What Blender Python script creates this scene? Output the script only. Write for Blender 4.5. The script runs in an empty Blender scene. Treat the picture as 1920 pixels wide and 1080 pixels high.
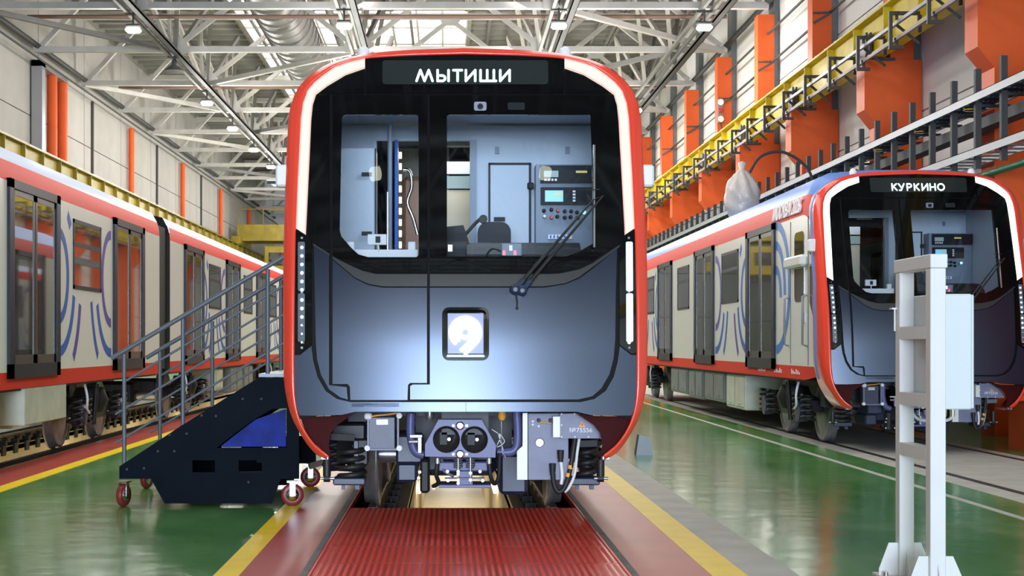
import bpy, bmesh, math, random
from mathutils import Vector, geometry
C = bpy.context.scene
COL = C.collection
R = math.radians
random.seed(7)

# ------------------------------------------------------------------ camera
FPX = 2700.0          # focal length in pixels of the 1920x1080 frame
VX, VY = 838.0, 642.0 # vanishing point of the tracks in that frame
EYE = 1.45
cam_d = bpy.data.cameras.new('camera'); cam = bpy.data.objects.new('camera', cam_d); COL.objects.link(cam)
cam.location = (0, 0, EYE); cam.rotation_euler = (R(90), 0, 0)
cam_d.sensor_width = 36.0; cam_d.lens = FPX/1920*36
cam_d.shift_x = (960-VX)/1920; cam_d.shift_y = (VY-540)/1920
cam_d.clip_start = 0.1; cam_d.clip_end = 400
C.camera = cam
C.view_settings.view_transform = 'Standard'; C.view_settings.look = 'None'
C.view_settings.gamma = 1; C.view_settings.use_curve_mapping = False
C.view_settings.exposure = 0.0
# ------------------------------------------------------------------ light
w = bpy.data.worlds.new('world'); C.world = w; w.use_nodes = True
w.node_tree.nodes['Background'].inputs[0].default_value = (0.85, 0.93, 1, 1)
w.node_tree.nodes['Background'].inputs[1].default_value = 1.0
def area(name, loc, rot, sx, sy, power, col=(1, 1, 1), spread=180):
    l = bpy.data.lights.new(name, 'AREA'); l.shape = 'RECTANGLE'; l.size = sx; l.size_y = sy
    l.energy = power; l.color = col; l.spread = R(spread)
    o = bpy.data.objects.new(name, l); o.location = loc; o.rotation_euler = rot; COL.objects.link(o); return o
# daylight through the open hall gate behind the camera
area('gate_daylight', (-0.6, -21.8, 2.9), (R(90), 0, 0), 8.6, 5.4, 9500, (0.66, 0.79, 1.0))
# unseen fill lights added under the roof, tilted to brighten walls and train sides
for i, yy in enumerate((-16, 17, 30, 46, 62, 84)):
    area('roof_fill', (-3.4, yy, 10.4), (0, R(-28), 0), 3.0, 12, 600, (1.0, 0.97, 0.93))
    area('roof_fill', (3.0, yy, 10.4), (0, R(28), 0), 3.0, 12, 430, (1.0, 0.97, 0.93))

# ------------------------------------------------------------------ materials
MATS = {}
def mat(name, col, rough=0.5, metal=0.0, spec=0.5, emit=None, es=0.0, coat=0.0, noise=0.0, nscale=4.0, bump=0.0, bscale=30.0, stretch=None):
    m = bpy.data.materials.new(name); m.use_nodes = True; nt = m.node_tree
    b = nt.nodes['Principled BSDF']
    b.inputs['Base Color'].default_value = (*col, 1); b.inputs['Roughness'].default_value = rough
    b.inputs['Metallic'].default_value = metal; b.inputs['Specular IOR Level'].default_value = spec
    if coat: b.inputs['Coat Weight'].default_value = coat; b.inputs['Coat Roughness'].default_value = 0.04
    if emit: b.inputs['Emission Color'].default_value = (*emit, 1); b.inputs['Emission Strength'].default_value = es
    if noise or bump:
        tc = nt.nodes.new('ShaderNodeTexCoord'); src = tc.outputs['Object']
        if stretch:
            mp = nt.nodes.new('ShaderNodeMapping'); mp.inputs['Scale'].default_value = stretch
            nt.links.new(src, mp.inputs[0]); src = mp.outputs[0]
    if noise:
        n = nt.nodes.new('ShaderNodeTexNoise'); n.inputs['Scale'].default_value = nscale; n.inputs['Detail'].default_value = 6
        nt.links.new(src, n.inputs['Vector'])
        mr = nt.nodes.new('ShaderNodeMapRange'); mr.inputs[1].default_value = 0.3; mr.inputs[2].default_value = 0.7
        mr.inputs[3].default_value = 1-noise; mr.inputs[4].default_value = 1+noise*0.6
        nt.links.new(n.outputs['Fac'], mr.inputs[0])
        mx = nt.nodes.new('ShaderNodeMix'); mx.data_type = 'RGBA'; mx.blend_type = 'MULTIPLY'; mx.inputs[0].default_value = 1
        mx.inputs[6].default_value = (*col, 1); nt.links.new(mr.outputs[0], mx.inputs[7]); nt.links.new(mx.outputs[2], b.inputs['Base Color'])
    if bump:
        n = nt.nodes.new('ShaderNodeTexNoise'); n.inputs['Scale'].default_value = bscale; n.inputs['Detail'].default_value = 3
        nt.links.new(src, n.inputs['Vector'])
        bp = nt.nodes.new('ShaderNodeBump'); bp.inputs['Strength'].default_value = bump; bp.inputs['Distance'].default_value = 0.02
        nt.links.new(n.outputs['Fac'], bp.inputs['Height']); nt.links.new(bp.outputs[0], b.inputs['Normal'])
    MATS[name] = m; return m
def glassmat(name, tint, refl=1.0):
    m = bpy.data.materials.new(name); m.use_nodes = True; nt = m.node_tree; nt.nodes.clear()
    o = nt.nodes.new('ShaderNodeOutputMaterial'); t = nt.nodes.new('ShaderNodeBsdfTransparent'); g = nt.nodes.new('ShaderNodeBsdfGlossy')
    g.inputs['Roughness'].default_value = 0.01; t.inputs[0].default_value = (*tint, 1); g.inputs[0].default_value = (refl,)*3+(1,)
    f = nt.nodes.new('ShaderNodeFresnel'); f.inputs[0].default_value = 1.5; x = nt.nodes.new('ShaderNodeMixShader')
    nt.links.new(f.outputs[0], x.inputs[0]); nt.links.new(t.outputs[0], x.inputs[1]); nt.links.new(g.outputs[0], x.inputs[2])
    nt.links.new(x.outputs[0], o.inputs[0]); MATS[name] = m; return m
M = MATS
mat('red_paint', (0.86, 0.065, 0.033), 0.2, spec=0.5, coat=0.25)
mat('body_red', (0.72, 0.045, 0.024), 0.5, spec=0.08)
mat('body_white', (0.74, 0.75, 0.69), 0.25, spec=0.3)
mat('body_blue', (0.13, 0.27, 0.66), 0.45, spec=0.1)
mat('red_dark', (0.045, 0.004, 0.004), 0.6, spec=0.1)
mat('nose_paint', (0.006, 0.007, 0.020), 0.29, spec=1.0, coat=0.0)
mat('mask_black', (0.003, 0.003, 0.0035), 0.05, spec=0.35)
mat('seal_black', (0.003, 0.003, 0.003), 0.6, spec=0.2)
mat('sill_grey', (0.03, 0.03, 0.03), 0.35)
mat('white_paint', (0.76, 0.77, 0.73), 0.25, spec=0.4)
mat('roof_blue', (0.12, 0.26, 0.66), 0.4, spec=0.15)
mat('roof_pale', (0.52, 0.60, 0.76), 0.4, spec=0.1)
mat('stripe_blue', (0.13, 0.27, 0.62), 0.25)
mat('arc_blue', (0.03, 0.12, 0.46), 0.4, spec=0.15)
mat('arc_purple', (0.11, 0.08, 0.36), 0.4, spec=0.15)
mat('door_frame', (0.014, 0.018, 0.03), 0.4, spec=0.2)
mat('leaf_steel', (0.05, 0.052, 0.054), 0.3, metal=0.3)
mat('dark_glass', (0.03, 0.034, 0.035), 0.02, spec=1.0, coat=1.0)
glassmat('clear_glass', (0.86, 0.90, 0.93), 0.9)
mat('strip_light', (0.25, 0.2, 0.1), 0.4, emit=(1.0, 0.93, 0.72), es=1.08)
mat('strip_edge', (0.2, 0.05, 0.05), 0.4, emit=(1.0, 0.50, 0.48), es=1.15)
mat('strip_white', (1, 1, 1), 0.4, emit=(1.0, 0.98, 0.92), es=1.4)
mat('display_text', (0.8, 1, 0.95), 0.4, emit=(0.80, 1.0, 0.94), es=1.0)
mat('display_glass', (0.022, 0.027, 0.028), 0.12)
mat('led_white', (1, 1, 1), 0.3, emit=(0.85, 0.95, 1), es=2.2)
mat('led_lens', (0.12, 0.15, 0.18), 0.15)
mat('led_lens_lit', (0.6, 0.7, 0.8), 0.3, emit=(0.62, 0.80, 0.95), es=0.65)
mat('emblem_back', (0.28, 0.31, 0.50), 0.4, emit=(0.45, 0.52, 0.95), es=0.16)
mat('emblem_white', (1, 1, 1), 0.4, emit=(1, 1, 1), es=1.3)
mat('chrome', (0.8, 0.8, 0.82), 0.18, metal=1.0)
mat('steel', (0.42, 0.42, 0.44), 0.35, metal=0.8)
mat('tyre_steel', (0.26, 0.25, 0.25), 0.4, metal=0.5, noise=0.3, nscale=9)
mat('chassis_navy', (0.022, 0.030, 0.065), 0.42, noise=0.3, nscale=6)
mat('chassis_dark', (0.014, 0.015, 0.018), 0.5, noise=0.4, nscale=8)
mat('chassis_violet', (0.11, 0.12, 0.27), 0.42)
mat('chassis_grey', (0.19, 0.20, 0.30), 0.45, noise=0.15, nscale=7)
mat('box_beige', (0.52, 0.53, 0.43), 0.5, noise=0.15)
mat('box_grey', (0.17, 0.19, 0.19), 0.5, noise=0.25, nscale=3)
mat('rubber', (0.012, 0.012, 0.012), 0.55)
mat('bellows_black', (0.004, 0.004, 0.004), 0.7)
mat('white_label', (0.8, 0.8, 0.8), 0.5)
mat('tape_orange', (0.9, 0.42, 0.05), 0.5)
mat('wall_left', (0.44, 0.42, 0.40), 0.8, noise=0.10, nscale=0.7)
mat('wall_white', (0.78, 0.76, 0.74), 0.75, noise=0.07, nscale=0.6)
mat('seam_grey', (0.16, 0.155, 0.15), 0.9)
mat('orange_paint', (0.78, 0.125, 0.03), 0.5, spec=0.15, noise=0.08, nscale=1.5)
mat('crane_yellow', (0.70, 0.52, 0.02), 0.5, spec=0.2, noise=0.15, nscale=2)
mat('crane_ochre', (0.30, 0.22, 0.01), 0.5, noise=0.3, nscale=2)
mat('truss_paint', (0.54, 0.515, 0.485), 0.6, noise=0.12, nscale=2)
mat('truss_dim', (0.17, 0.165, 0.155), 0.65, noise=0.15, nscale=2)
mat('brown_pipe', (0.24, 0.15, 0.12), 0.5)
mat('duct_metal', (0.20, 0.19, 0.185), 0.42, metal=0.35)
mat('ceiling_grey', (0.27, 0.26, 0.235), 0.8, noise=0.12, nscale=0.8)
mat('ceiling_rib', (0.24, 0.24, 0.21), 0.8)
mat('skylight', (1, 1, 1), 0.5, emit=(1, 0.95, 0.88), es=3.2)
mat('lamp_glow', (1, 1, 1), 0.4, emit=(0.97, 1.0, 0.80), es=9)
mat('lamp_body', (0.09, 0.09, 0.09), 0.5)
mat('cable_grey', (0.065, 0.065, 0.065), 0.6, spec=0.15)
mat('galvanised', (0.22, 0.235, 0.26), 0.45, metal=0.3)
mat('rail_pink', (0.32, 0.24, 0.22), 0.5, spec=0.2)
mat('bracket_dark', (0.055, 0.05, 0.045), 0.5)
mat('green_pipe', (0.03, 0.33, 0.14), 0.4)
mat('plastic_wrap', (0.60, 0.55, 0.50), 0.3, bump=1.0, bscale=6)
mat('floor_red', (0.42, 0.07, 0.055), 0.34, spec=0.1, noise=0.18, nscale=1.3)
mat('floor_yellow', (0.90, 0.64, 0.015), 0.42, spec=0.1, noise=0.08)
mat('concrete', (0.46, 0.46, 0.42), 0.6, spec=0.2, noise=0.15, nscale=3)
mat('joint_grey', (0.13, 0.14, 0.135), 0.6, noise=0.3, nscale=5)
mat('grating_red', (0.58, 0.045, 0.025), 0.28, noise=0.10, nscale=3)
mat('strip_red', (0.8, 0.03, 0.03), 0.35)
mat('pit_cream', (0.74, 0.66, 0.47), 0.5, noise=0.08)
mat('channel_black', (0.012, 0.013, 0.014), 0.6)
mat('rail_steel', (0.10, 0.09, 0.085), 0.35, metal=0.7)
mat('post_white', (0.70, 0.68, 0.665), 0.4, noise=0.03)
mat('post_cream', (0.76, 0.74, 0.73), 0.4, noise=0.03)
mat('cabinet_white', (0.62, 0.65, 0.67), 0.45, spec=0.3)
mat('stair_navy', (0.004, 0.0075, 0.013), 0.5, spec=0.03, noise=0.25, nscale=3)
mat('stair_rail', (0.10, 0.115, 0.135), 0.4)
mat('tarp_blue', (0.006, 0.022, 0.24), 0.6, spec=0.2, bump=0.35, bscale=6, noise=0.5, nscale=5)
mat('caster_red', (0.22, 0.02, 0.02), 0.4)
mat('cab_wall', (0.44, 0.50, 0.57), 0.5)
mat('cab_panel', (0.17, 0.21, 0.27), 0.45)
mat('cab_dark', (0.010, 0.011, 0.014), 0.5, spec=0.2)
mat('cream_panel', (0.62, 0.58, 0.45), 0.5)
mat('seat_fabric', (0.035, 0.037, 0.042), 0.85)
mat('screen_blue', (0.1, 0.3, 0.5), 0.3, emit=(0.25, 0.62, 0.85), es=0.7)
mat('screen_grey', (0.1, 0.15, 0.15), 0.3, emit=(0.25, 0.36, 0.36), es=0.5)
mat('screen_yellow', (0.4, 0.35, 0.1), 0.3, emit=(0.55, 0.5, 0.15), es=0.6)
mat('glow_green', (0.2, 1, 0.7), 0.3, emit=(0.25, 1.0, 0.65), es=2.0)
mat('glow_red', (1, 0.1, 0.1), 0.3, emit=(1.0, 0.10, 0.12), es=1.8)
mat('glow_white', (1, 1, 1), 0.3, emit=(0.85, 0.95, 1.0), es=1.6)
mat('glow_warm', (1, 0.9, 0.6), 0.3, emit=(1.0, 0.75, 0.35), es=4)
mat('knob_red', (0.5, 0.03, 0.04), 0.4)
mat('far_wall', (0.50, 0.50, 0.50), 0.8)
mat('warn_orange', (0.85, 0.40, 0.06), 0.5)
# the poured green floor: glossy resin, mottled in colour and slightly wavy
def green_floor():
    m = mat('floor_green', (0.055, 0.20, 0.085), 0.16, spec=0.3)
    nt = m.node_tree; b = nt.nodes['Principled BSDF']
    tc = nt.nodes.new('ShaderNodeTexCoord'); mp = nt.nodes.new('ShaderNodeMapping'); mp.inputs['Scale'].default_value = (1, 0.45, 1)
    n = nt.nodes.new('ShaderNodeTexNoise'); n.inputs['Scale'].default_value = 1.1; n.inputs['Detail'].default_value = 8; n.inputs['Roughness'].default_value = 0.6
    cr = nt.nodes.new('ShaderNodeValToRGB'); e = cr.color_ramp.elements
    e[0].position = 0.3; e[0].color = (0.06, 0.21, 0.05, 1); e[1].position = 0.72; e[1].color = (0.20, 0.37, 0.15, 1)
    k = e.new(0.52); k.color = (0.10, 0.28, 0.08, 1)
    nt.links.new(tc.outputs['Object'], mp.inputs[0]); nt.links.new(mp.outputs[0], n.inputs['Vector']); nt.links.new(n.outputs['Fac'], cr.inputs[0])
    nt.links.new(cr.outputs[0], b.inputs['Base Color'])
    n2 = nt.nodes.new('ShaderNodeTexNoise'); n2.inputs['Scale'].default_value = 2.2; n2.inputs['Detail'].default_value = 2
    nt.links.new(tc.outputs['Object'], n2.inputs['Vector'])
    bp = nt.nodes.new('ShaderNodeBump'); bp.inputs['Strength'].default_value = 0.22; bp.inputs['Distance'].default_value = 0.03
    nt.links.new(n2.outputs['Fac'], bp.inputs['Height']); nt.links.new(bp.outputs[0], b.inputs['Normal'])
green_floor()
M['nose_paint'].node_tree.nodes['Principled BSDF'].inputs['Specular Tint'].default_value = (0.66, 0.78, 1, 1)  # blue of the reflected gate daylight, put into the black nose paint as tint

# ------------------------------------------------------------------ helpers
class MB:
    """Collects shapes; build() links them as one mesh object."""
    def __init__(s): s.v = []; s.f = []; s.sm = []
    def add(s, vs, fs, smooth=False):
        b = len(s.v); s.v += [tuple(v) for v in vs]; s.f += [tuple(i+b for i in f) for f in fs]; s.sm += [smooth]*len(fs); return s
    def box(s, a, b, bev=0.0):
        x0, x1 = sorted((a[0], b[0])); y0, y1 = sorted((a[1], b[1])); z0, z1 = sorted((a[2], b[2]))
        if bev:
            e = min(bev, (x1-x0)/2.01, (y1-y0)/2.01, (z1-z0)/2.01)
            vs = []; 
            for z, k in ((z0, e), (z0+e, 0), (z1-e, 0), (z1, e)):
                c = e*0.5 if k else e
                for x, y in ((x0+k+c, y0+k), (x1-k-c, y0+k), (x1-k, y0+k+c), (x1-k, y1-k-c), (x1-k-c, y1-k), (x0+k+c, y1-k), (x0+k, y1-k-c), (x0+k, y0+k+c)):
                    vs.append((x, y, z))
            fs = [tuple(range(7, -1, -1)), tuple(range(24, 32))]
            for l in range(3):
                for i in range(8): j = (i+1) % 8; fs.append((l*8+i, l*8+j, l*8+8+j, l*8+8+i))
            return s.add(vs, fs)
        vs = [(x0,y0,z0),(x1,y0,z0),(x1,y1,z0),(x0,y1,z0),(x0,y0,z1),(x1,y0,z1),(x1,y1,z1),(x0,y1,z1)]
        return s.add(vs, [(0,3,2,1),(4,5,6,7),(0,1,5,4),(1,2,6,5),(2,3,7,6),(3,0,4,7)])
    def tube(s, path, r, n=10, caps=True, smooth=True):
        P = [Vector(p) for p in path]; rs = r if isinstance(r, (list, tuple)) else [r]*len(P)
        vs = []; prev = None
        for i, p in enumerate(P):
            t = ((P[min(i+1, len(P)-1)]-P[max(i-1, 0)])).normalized()
            if prev is None:
                a = Vector((0, 0, 1)) if abs(t.z) < 0.9 else Vector((1, 0, 0)); nrm = t.cross(a).normalized()
            else:
                nrm = (prev - t*prev.dot(t)).normalized()
            prev = nrm; bn = t.cross(nrm)
            for k in range(n):
                a = 2*math.pi*(k+0.5)/n; vs.append(p + (nrm*math.cos(a)+bn*math.sin(a))*rs[i])
        fs = [(i*n+k, i*n+(k+1) % n, (i+1)*n+(k+1) % n, (i+1)*n+k) for i in range(len(P)-1) for k in range(n)]
        s.add(vs, fs, smooth)
        if caps: s.add(vs[:n], [tuple(range(n-1, -1, -1))]); s.add(vs[-n:], [tuple(range(n))])
        return s
    def bar(s, a, b, w, h=None):
        """square bar between two points"""
        h = h or w; a = Vector(a); b = Vector(b); t = (b-a).normalized(); up = Vector((0, 0, 1)) if abs(t.z) < 0.95 else Vector((0, 1, 0))
        sx = t.cross(up).normalized(); sz = sx.cross(t)
        vs = [p + sx*i*w/2 + sz*j*h/2 for p in (a, b) for i, j in ((-1,-1),(1,-1),(1,1),(-1,1))]
        return s.add(vs, [(0,3,2,1),(4,5,6,7),(0,1,5,4),(1,2,6,5),(2,3,7,6),(3,0,4,7)])
    def lathe(s, prof, axis='x', c=(0, 0, 0), n=28, smooth=True, caps=True):
        """prof: list of (along axis, radius)"""
        vs = []
        for (h, r) in prof:
            for k in range(n):
                a = 2*math.pi*k/n; p, q = r*math.cos(a), r*math.sin(a)
                vs.append({'x': (c[0]+h, c[1]+p, c[2]+q), 'y': (c[0]+p, c[1]+h, c[2]+q), 'z': (c[0]+p, c[1]+q, c[2]+h)}[axis])
        m = len(prof)
        s.add(vs, [(i*n+k, i*n+(k+1) % n, (i+1)*n+(k+1) % n, (i+1)*n+k) for i in range(m-1) for k in range(n)], smooth)
        for i, o in ((0, -1), (m-1, 1)):
            if caps and prof[i][1] > 1e-6: s.add(vs[i*n:(i+1)*n], [tuple(range(n))[::o]])
        return s
    def prism(s, poly, axis, a, b):
        """poly of 2D points extruded along axis; axis 'x': (y,z), 'y': (x,z), 'z': (x,y)"""
        f = {'x': lambda p, t: (t, p[0], p[1]), 'y': lambda p, t: (p[0], t, p[1]), 'z': lambda p, t: (p[0], p[1], t)}[axis]
        n = len(poly); vs = [f(p, a) for p in poly]+[f(p, b) for p in poly]
        return s.add(vs, [tuple(range(n)), tuple(range(2*n-1, n-1, -1))]+[(i, (i+1) % n, n+(i+1) % n, n+i) for i in range(n)])
    def coil(s, c, r, h, turns, wire, n=6, steps=12):
        path = [(c[0]+r*math.cos(2*math.pi*t/steps), c[1]+r*math.sin(2*math.pi*t/steps), c[2]+h*t/(steps*turns)) for t in range(int(steps*turns)+1)]
        return s.tube(path, wire, n)
    def build(s, name, m, parent=None, loc=(0, 0, 0), fix=True):
        me = bpy.data.meshes.new(name); me.from_pydata(s.v, [], s.f); me.polygons.foreach_set('use_smooth', s.sm)
        if fix:
            bm = bmesh.new(); bm.from_mesh(me); bmesh.ops.remove_doubles(bm, verts=bm.verts, dist=1e-6) if False else None
            bmesh.ops.recalc_face_normals(bm, faces=bm.faces); bm.to_mesh(me); bm.free()
        me.materials.append(M[m] if isinstance(m, str) else m)
        o = bpy.data.objects.new(name, me); o.location = loc; COL.objects.link(o)
        if parent: o.parent = parent
        return o
def B(a, b, bev=0.0): return MB().box(a, b, bev)
def empty(name, loc=(0, 0, 0), rz=0.0, parent=None):
    o = bpy.data.objects.new(name, None); o.location = loc; o.rotation_euler = (0, 0, rz); o.empty_display_size = 0.2
    COL.objects.link(o); o.parent = parent; return o
def tag(o, label=None, cat=None, group=None, kind=None):
    if label: o['label'] = label
    if cat: o['category'] = cat
    if group: o['group'] = group
    if kind: o['kind'] = kind
    return o
KIDS = {}
def kids(o):
    return [c for c in COL.objects if c.parent == o]
def copy_tree(o, loc=None, parent=None, label=None, cmap=None):
    cmap = cmap if cmap is not None else {}
    if not cmap:
        for c in COL.objects:
            if c.parent: cmap.setdefault(c.parent.name, []).append(c)
    c = o.copy(); COL.objects.link(c)
    if parent: c.parent = parent
    if loc is not None: c.location = loc
    if label: c['label'] = label
    for ch in cmap.get(o.name, []): copy_tree(ch, None, c, None, cmap or {'': []})
    return c
def rr(x0, y0, x1, y1, r, n=5):
    out = []
    for cx, cy, a0 in ((x1-r, y0+r, -90), (x1-r, y1-r, 0), (x0+r, y1-r, 90), (x0+r, y0+r, 180)):
        for k in range(n+1): a = R(a0+90*k/n); out.append((cx+r*math.cos(a), cy+r*math.sin(a)))
    return out
def smooth_path(pts, k=6):
    P = [Vector(p) for p in pts]; out = []
    for i in range(len(P)-1):
        p0, p1, p2, p3 = P[max(i-1, 0)], P[i], P[i+1], P[min(i+2, len(P)-1)]
        for j in range(k):
            t = j/k; out.append(0.5*((2*p1)+(p2-p0)*t+(2*p0-5*p1+4*p2-p3)*t*t+(3*p1-p0-3*p2+p3)*t**3))
    return out+[P[-1]]
def text_mesh(s, size, name, m, parent, loc, rot, depth=0.002, squash=1.0, parts=True):
    cu = bpy.data.curves.new('t', 'FONT'); cu.body = s; cu.size = size; cu.extrude = depth; cu.align_x = 'CENTER'; cu.align_y = 'CENTER'; cu.offset = size*0.004
    to = bpy.data.objects.new('t', cu); COL.objects.link(to); dg = bpy.context.evaluated_depsgraph_get()
    me = bpy.data.meshes.new_from_object(to.evaluated_get(dg)); bpy.data.objects.remove(to)
    for v in me.vertices: v.co.x *= squash
    me.materials.clear(); me.materials.append(M[m]); o = bpy.data.objects.new(name, me); COL.objects.link(o)
    o.location = loc; o.rotation_euler = rot; o.parent = parent; return o

# ------------------------------------------------------------------ metro train front, built in train space: u across, d back, z up
Y0, XC = 10.67, 0.1395          # where the main train's nose stands
XR, YR = 6.30, 18.70            # the train on the right-hand track
XL = -6.15                      # the train on the left-hand track
def D(u, z):
    t = max(0.0, z-1.42); k = 0.13*t*t if t < 0.75 else 0.0731+0.195*(t-0.75)
    return k + 0.075*(z-1.0) + 0.055*u*u
def L(px, py, d):
    """train-space point of depth d behind the nose that the reference picture shows at px, py on the main train"""
    return Vector(((px-VX)*(Y0+d)/FPX-XC, d, EYE+(VY-py)*(Y0+d)/FPX))
def F(px, py, off=0.0):
    d = 0.1
    for _ in range(4):
        p = L(px, py, d); d = D(p.x, p.z)+off
    return L(px, py, d)
def Nrm(u, z):
    e = 1e-3; n = Vector((-(D(u+e, z)-D(u-e, z))/(2*e), 1, -(D(u, z+e)-D(u, z-e))/(2*e))); return -n.normalized()
def face_panel(name, outer, holes, off, m, parent, thick=0.02, mirror=False, cell=22, both=False):
    """a sheet of the nose: polygon with holes in picture px, wrapped on the nose surface, with real edges"""
    loops = [outer]+list(holes); flat = [p for l in loops for p in l]
    tris = geometry.tessellate_polygon([[Vector((x, y, 0)) for x, y in l] for l in loops])
    bm = bmesh.new(); vs = [bm.verts.new((x, y, 0)) for x, y in flat]
    for t in tris:
        if len(set(t)) == 3:
            try: bm.faces.new([vs[i] for i in t])
            except ValueError: pass
    xs = [p[0] for p in flat]; ys = [p[1] for p in flat]
    for ax, lo, hi in ((0, min(xs), max(xs)), (1, min(ys), max(ys))):
        q = (math.floor(lo/cell)+1)*cell
        while q < hi:
            co = (q, 0, 0) if ax == 0 else (0, q, 0); no = (1, 0, 0) if ax == 0 else (0, 1, 0)
            bmesh.ops.bisect_plane(bm, geom=list(bm.verts)+list(bm.edges)+list(bm.faces), dist=1e-5, plane_co=co, plane_no=no); q += cell
    bm.verts.ensure_lookup_table(); bm.verts.index_update()
    V, Fc, NN = [], [], []
    for v in bm.verts:
        p = F(v.co.x, v.co.y, off); n = Nrm(p.x, p.z)
        if mirror: p.x = -p.x; n.x = -n.x
        V.append(p); NN.append(n)
    for f in bm.faces: Fc.append(tuple(v.index for v in f.verts))
    nf = len(Fc)
    # orient to the front
    for i, f in enumerate(Fc):
        a, b, c = V[f[0]], V[f[1]], V[f[2]]
        if (b-a).cross(c-a).y > 0: Fc[i] = f[::-1]
    for e in bm.edges:
        if len(e.link_faces) == 1:
            i, j = e.verts[0].index, e.verts[1].index; b = len(V)
            V += [V[i], V[j], V[j]+Vector((0, thick, 0)), V[i]+Vector((0, thick, 0))]; Fc.append((b, b+1, b+2, b+3))
            en = (V[j]-V[i]).cross(Vector((0, 1, 0))).normalized(); NN += [en]*4
    bm.free()
    me = bpy.data.meshes.new(name); me.from_pydata([tuple(p) for p in V], [], Fc)
    me.polygons.foreach_set('use_smooth', [True]*len(Fc))
    me.normals_split_custom_set_from_vertices([tuple(n) for n in NN])
    me.materials.append(M[m]); o = bpy.data.objects.new(name, me); COL.objects.link(o); o.parent = parent
    return o
def face_stroke(mb, pts, w, off, n=8, fn=None):
    """a flat stroke with round ends and joints, w px wide, laid on the nose"""
    fn = fn or (lambda x, y: F(x, y, off))
    for i in range(len(pts)-1):
        (x0, y0), (x1, y1) = pts[i], pts[i+1]; a = math.atan2(y1-y0, x1-x0); poly = []
        for k in range(n+1): t = a+math.pi/2+math.pi*k/n; poly.append((x0+w/2*math.cos(t), y0+w/2*math.sin(t)))
        for k in range(n+1): t = a-math.pi/2+math.pi*k/n; poly.append((x1+w/2*math.cos(t), y1+w/2*math.sin(t)))
        P = [fn(*p) for p in poly]; m = len(P); Q = [p+Vector((0, 0.003, 0)) for p in P]
        mb.add(P+Q, [tuple(range(m))]+[(k, (k+1) % m, m+(k+1) % m, m+k) for k in range(m)])
    return mb
RIM = [((874,90),(874,100.5)),((780,93),(780,103)),((720,97),(720,106)),((685,101),(685,109)),((650,108),(652,116)),((617,119),(628,124.5)),((594,132),(605,139.5)),
       ((574,148),(588,153.5)),((558,167),(575,169.5)),((548,190),(567,192)),((542,215),(563,222)),((539,260),(561,265)),((536,332),(557.5,335)),((533,430),(554,427)),
       ((531,520),(552.5,520)),((531,600),(551.5,600)),((532,700),(551.5,700)),((537,745),(553.5,750)),((547,782),(561,785)),((560,808),(573,811)),((575,832),(589,833)),((593,852),(604,846)),((613,862),(614,854))]
GRV = [(584,456),(586,560),(587,640),(590,675),(598,705),(613,731),(634,746),(660,752)]        # groove that frames the lower nose
def mir(p, s=1746): return (s-p[0], p[1])
CYR = {  # strokes of each letter: cap height 20, baseline 0, y down from the top
 'M': [[(0,20),(7.2,0),(15,20),(22.8,0),(30,20)]],
 'YE': [[(0,0),(0,20),(10,20),(13.2,18),(14.2,15),(13.2,12),(10,10),(0,10)],[(20.5,0),(20.5,20)]],
 'T': [[(0,0),(16,0)],[(8,0),(8,20)]], 'I': [[(0,0),(0,20),(17.5,0),(17.5,20)]],
 'SHCH': [[(0,0),(0,20),(29,20)],[(12.5,0),(12.5,20)],[(25,0),(25,20)]],
 'K': [[(0,0),(0,20)],[(14,0),(0,11)],[(4,8.5),(14.5,20)]], 'U': [[(0,0),(8.5,12.5)],[(17,0),(7,20),(2,20)]],
 'R': [[(0,20),(0,0),(8,0),(12,1.8),(13.5,5.5),(12,9.2),(8,11),(0,11)]], 'N': [[(0,0),(0,20)],[(16,0),(16,20)],[(0,10),(16,10)]],
 'O': [[(11+10.5*math.cos(R(a)), 10+10*math.sin(R(a))) for a in range(0, 361, 24)]]}
WORD_MAIN = [('M',781),('YE',820.5),('T',850),('I',873.5),('SHCH',901),('I',938)]
WORD_SIDE = [('K',786),('U',807),('R',834),('K',857),('I',882),('N',908),('O',932)]

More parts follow.
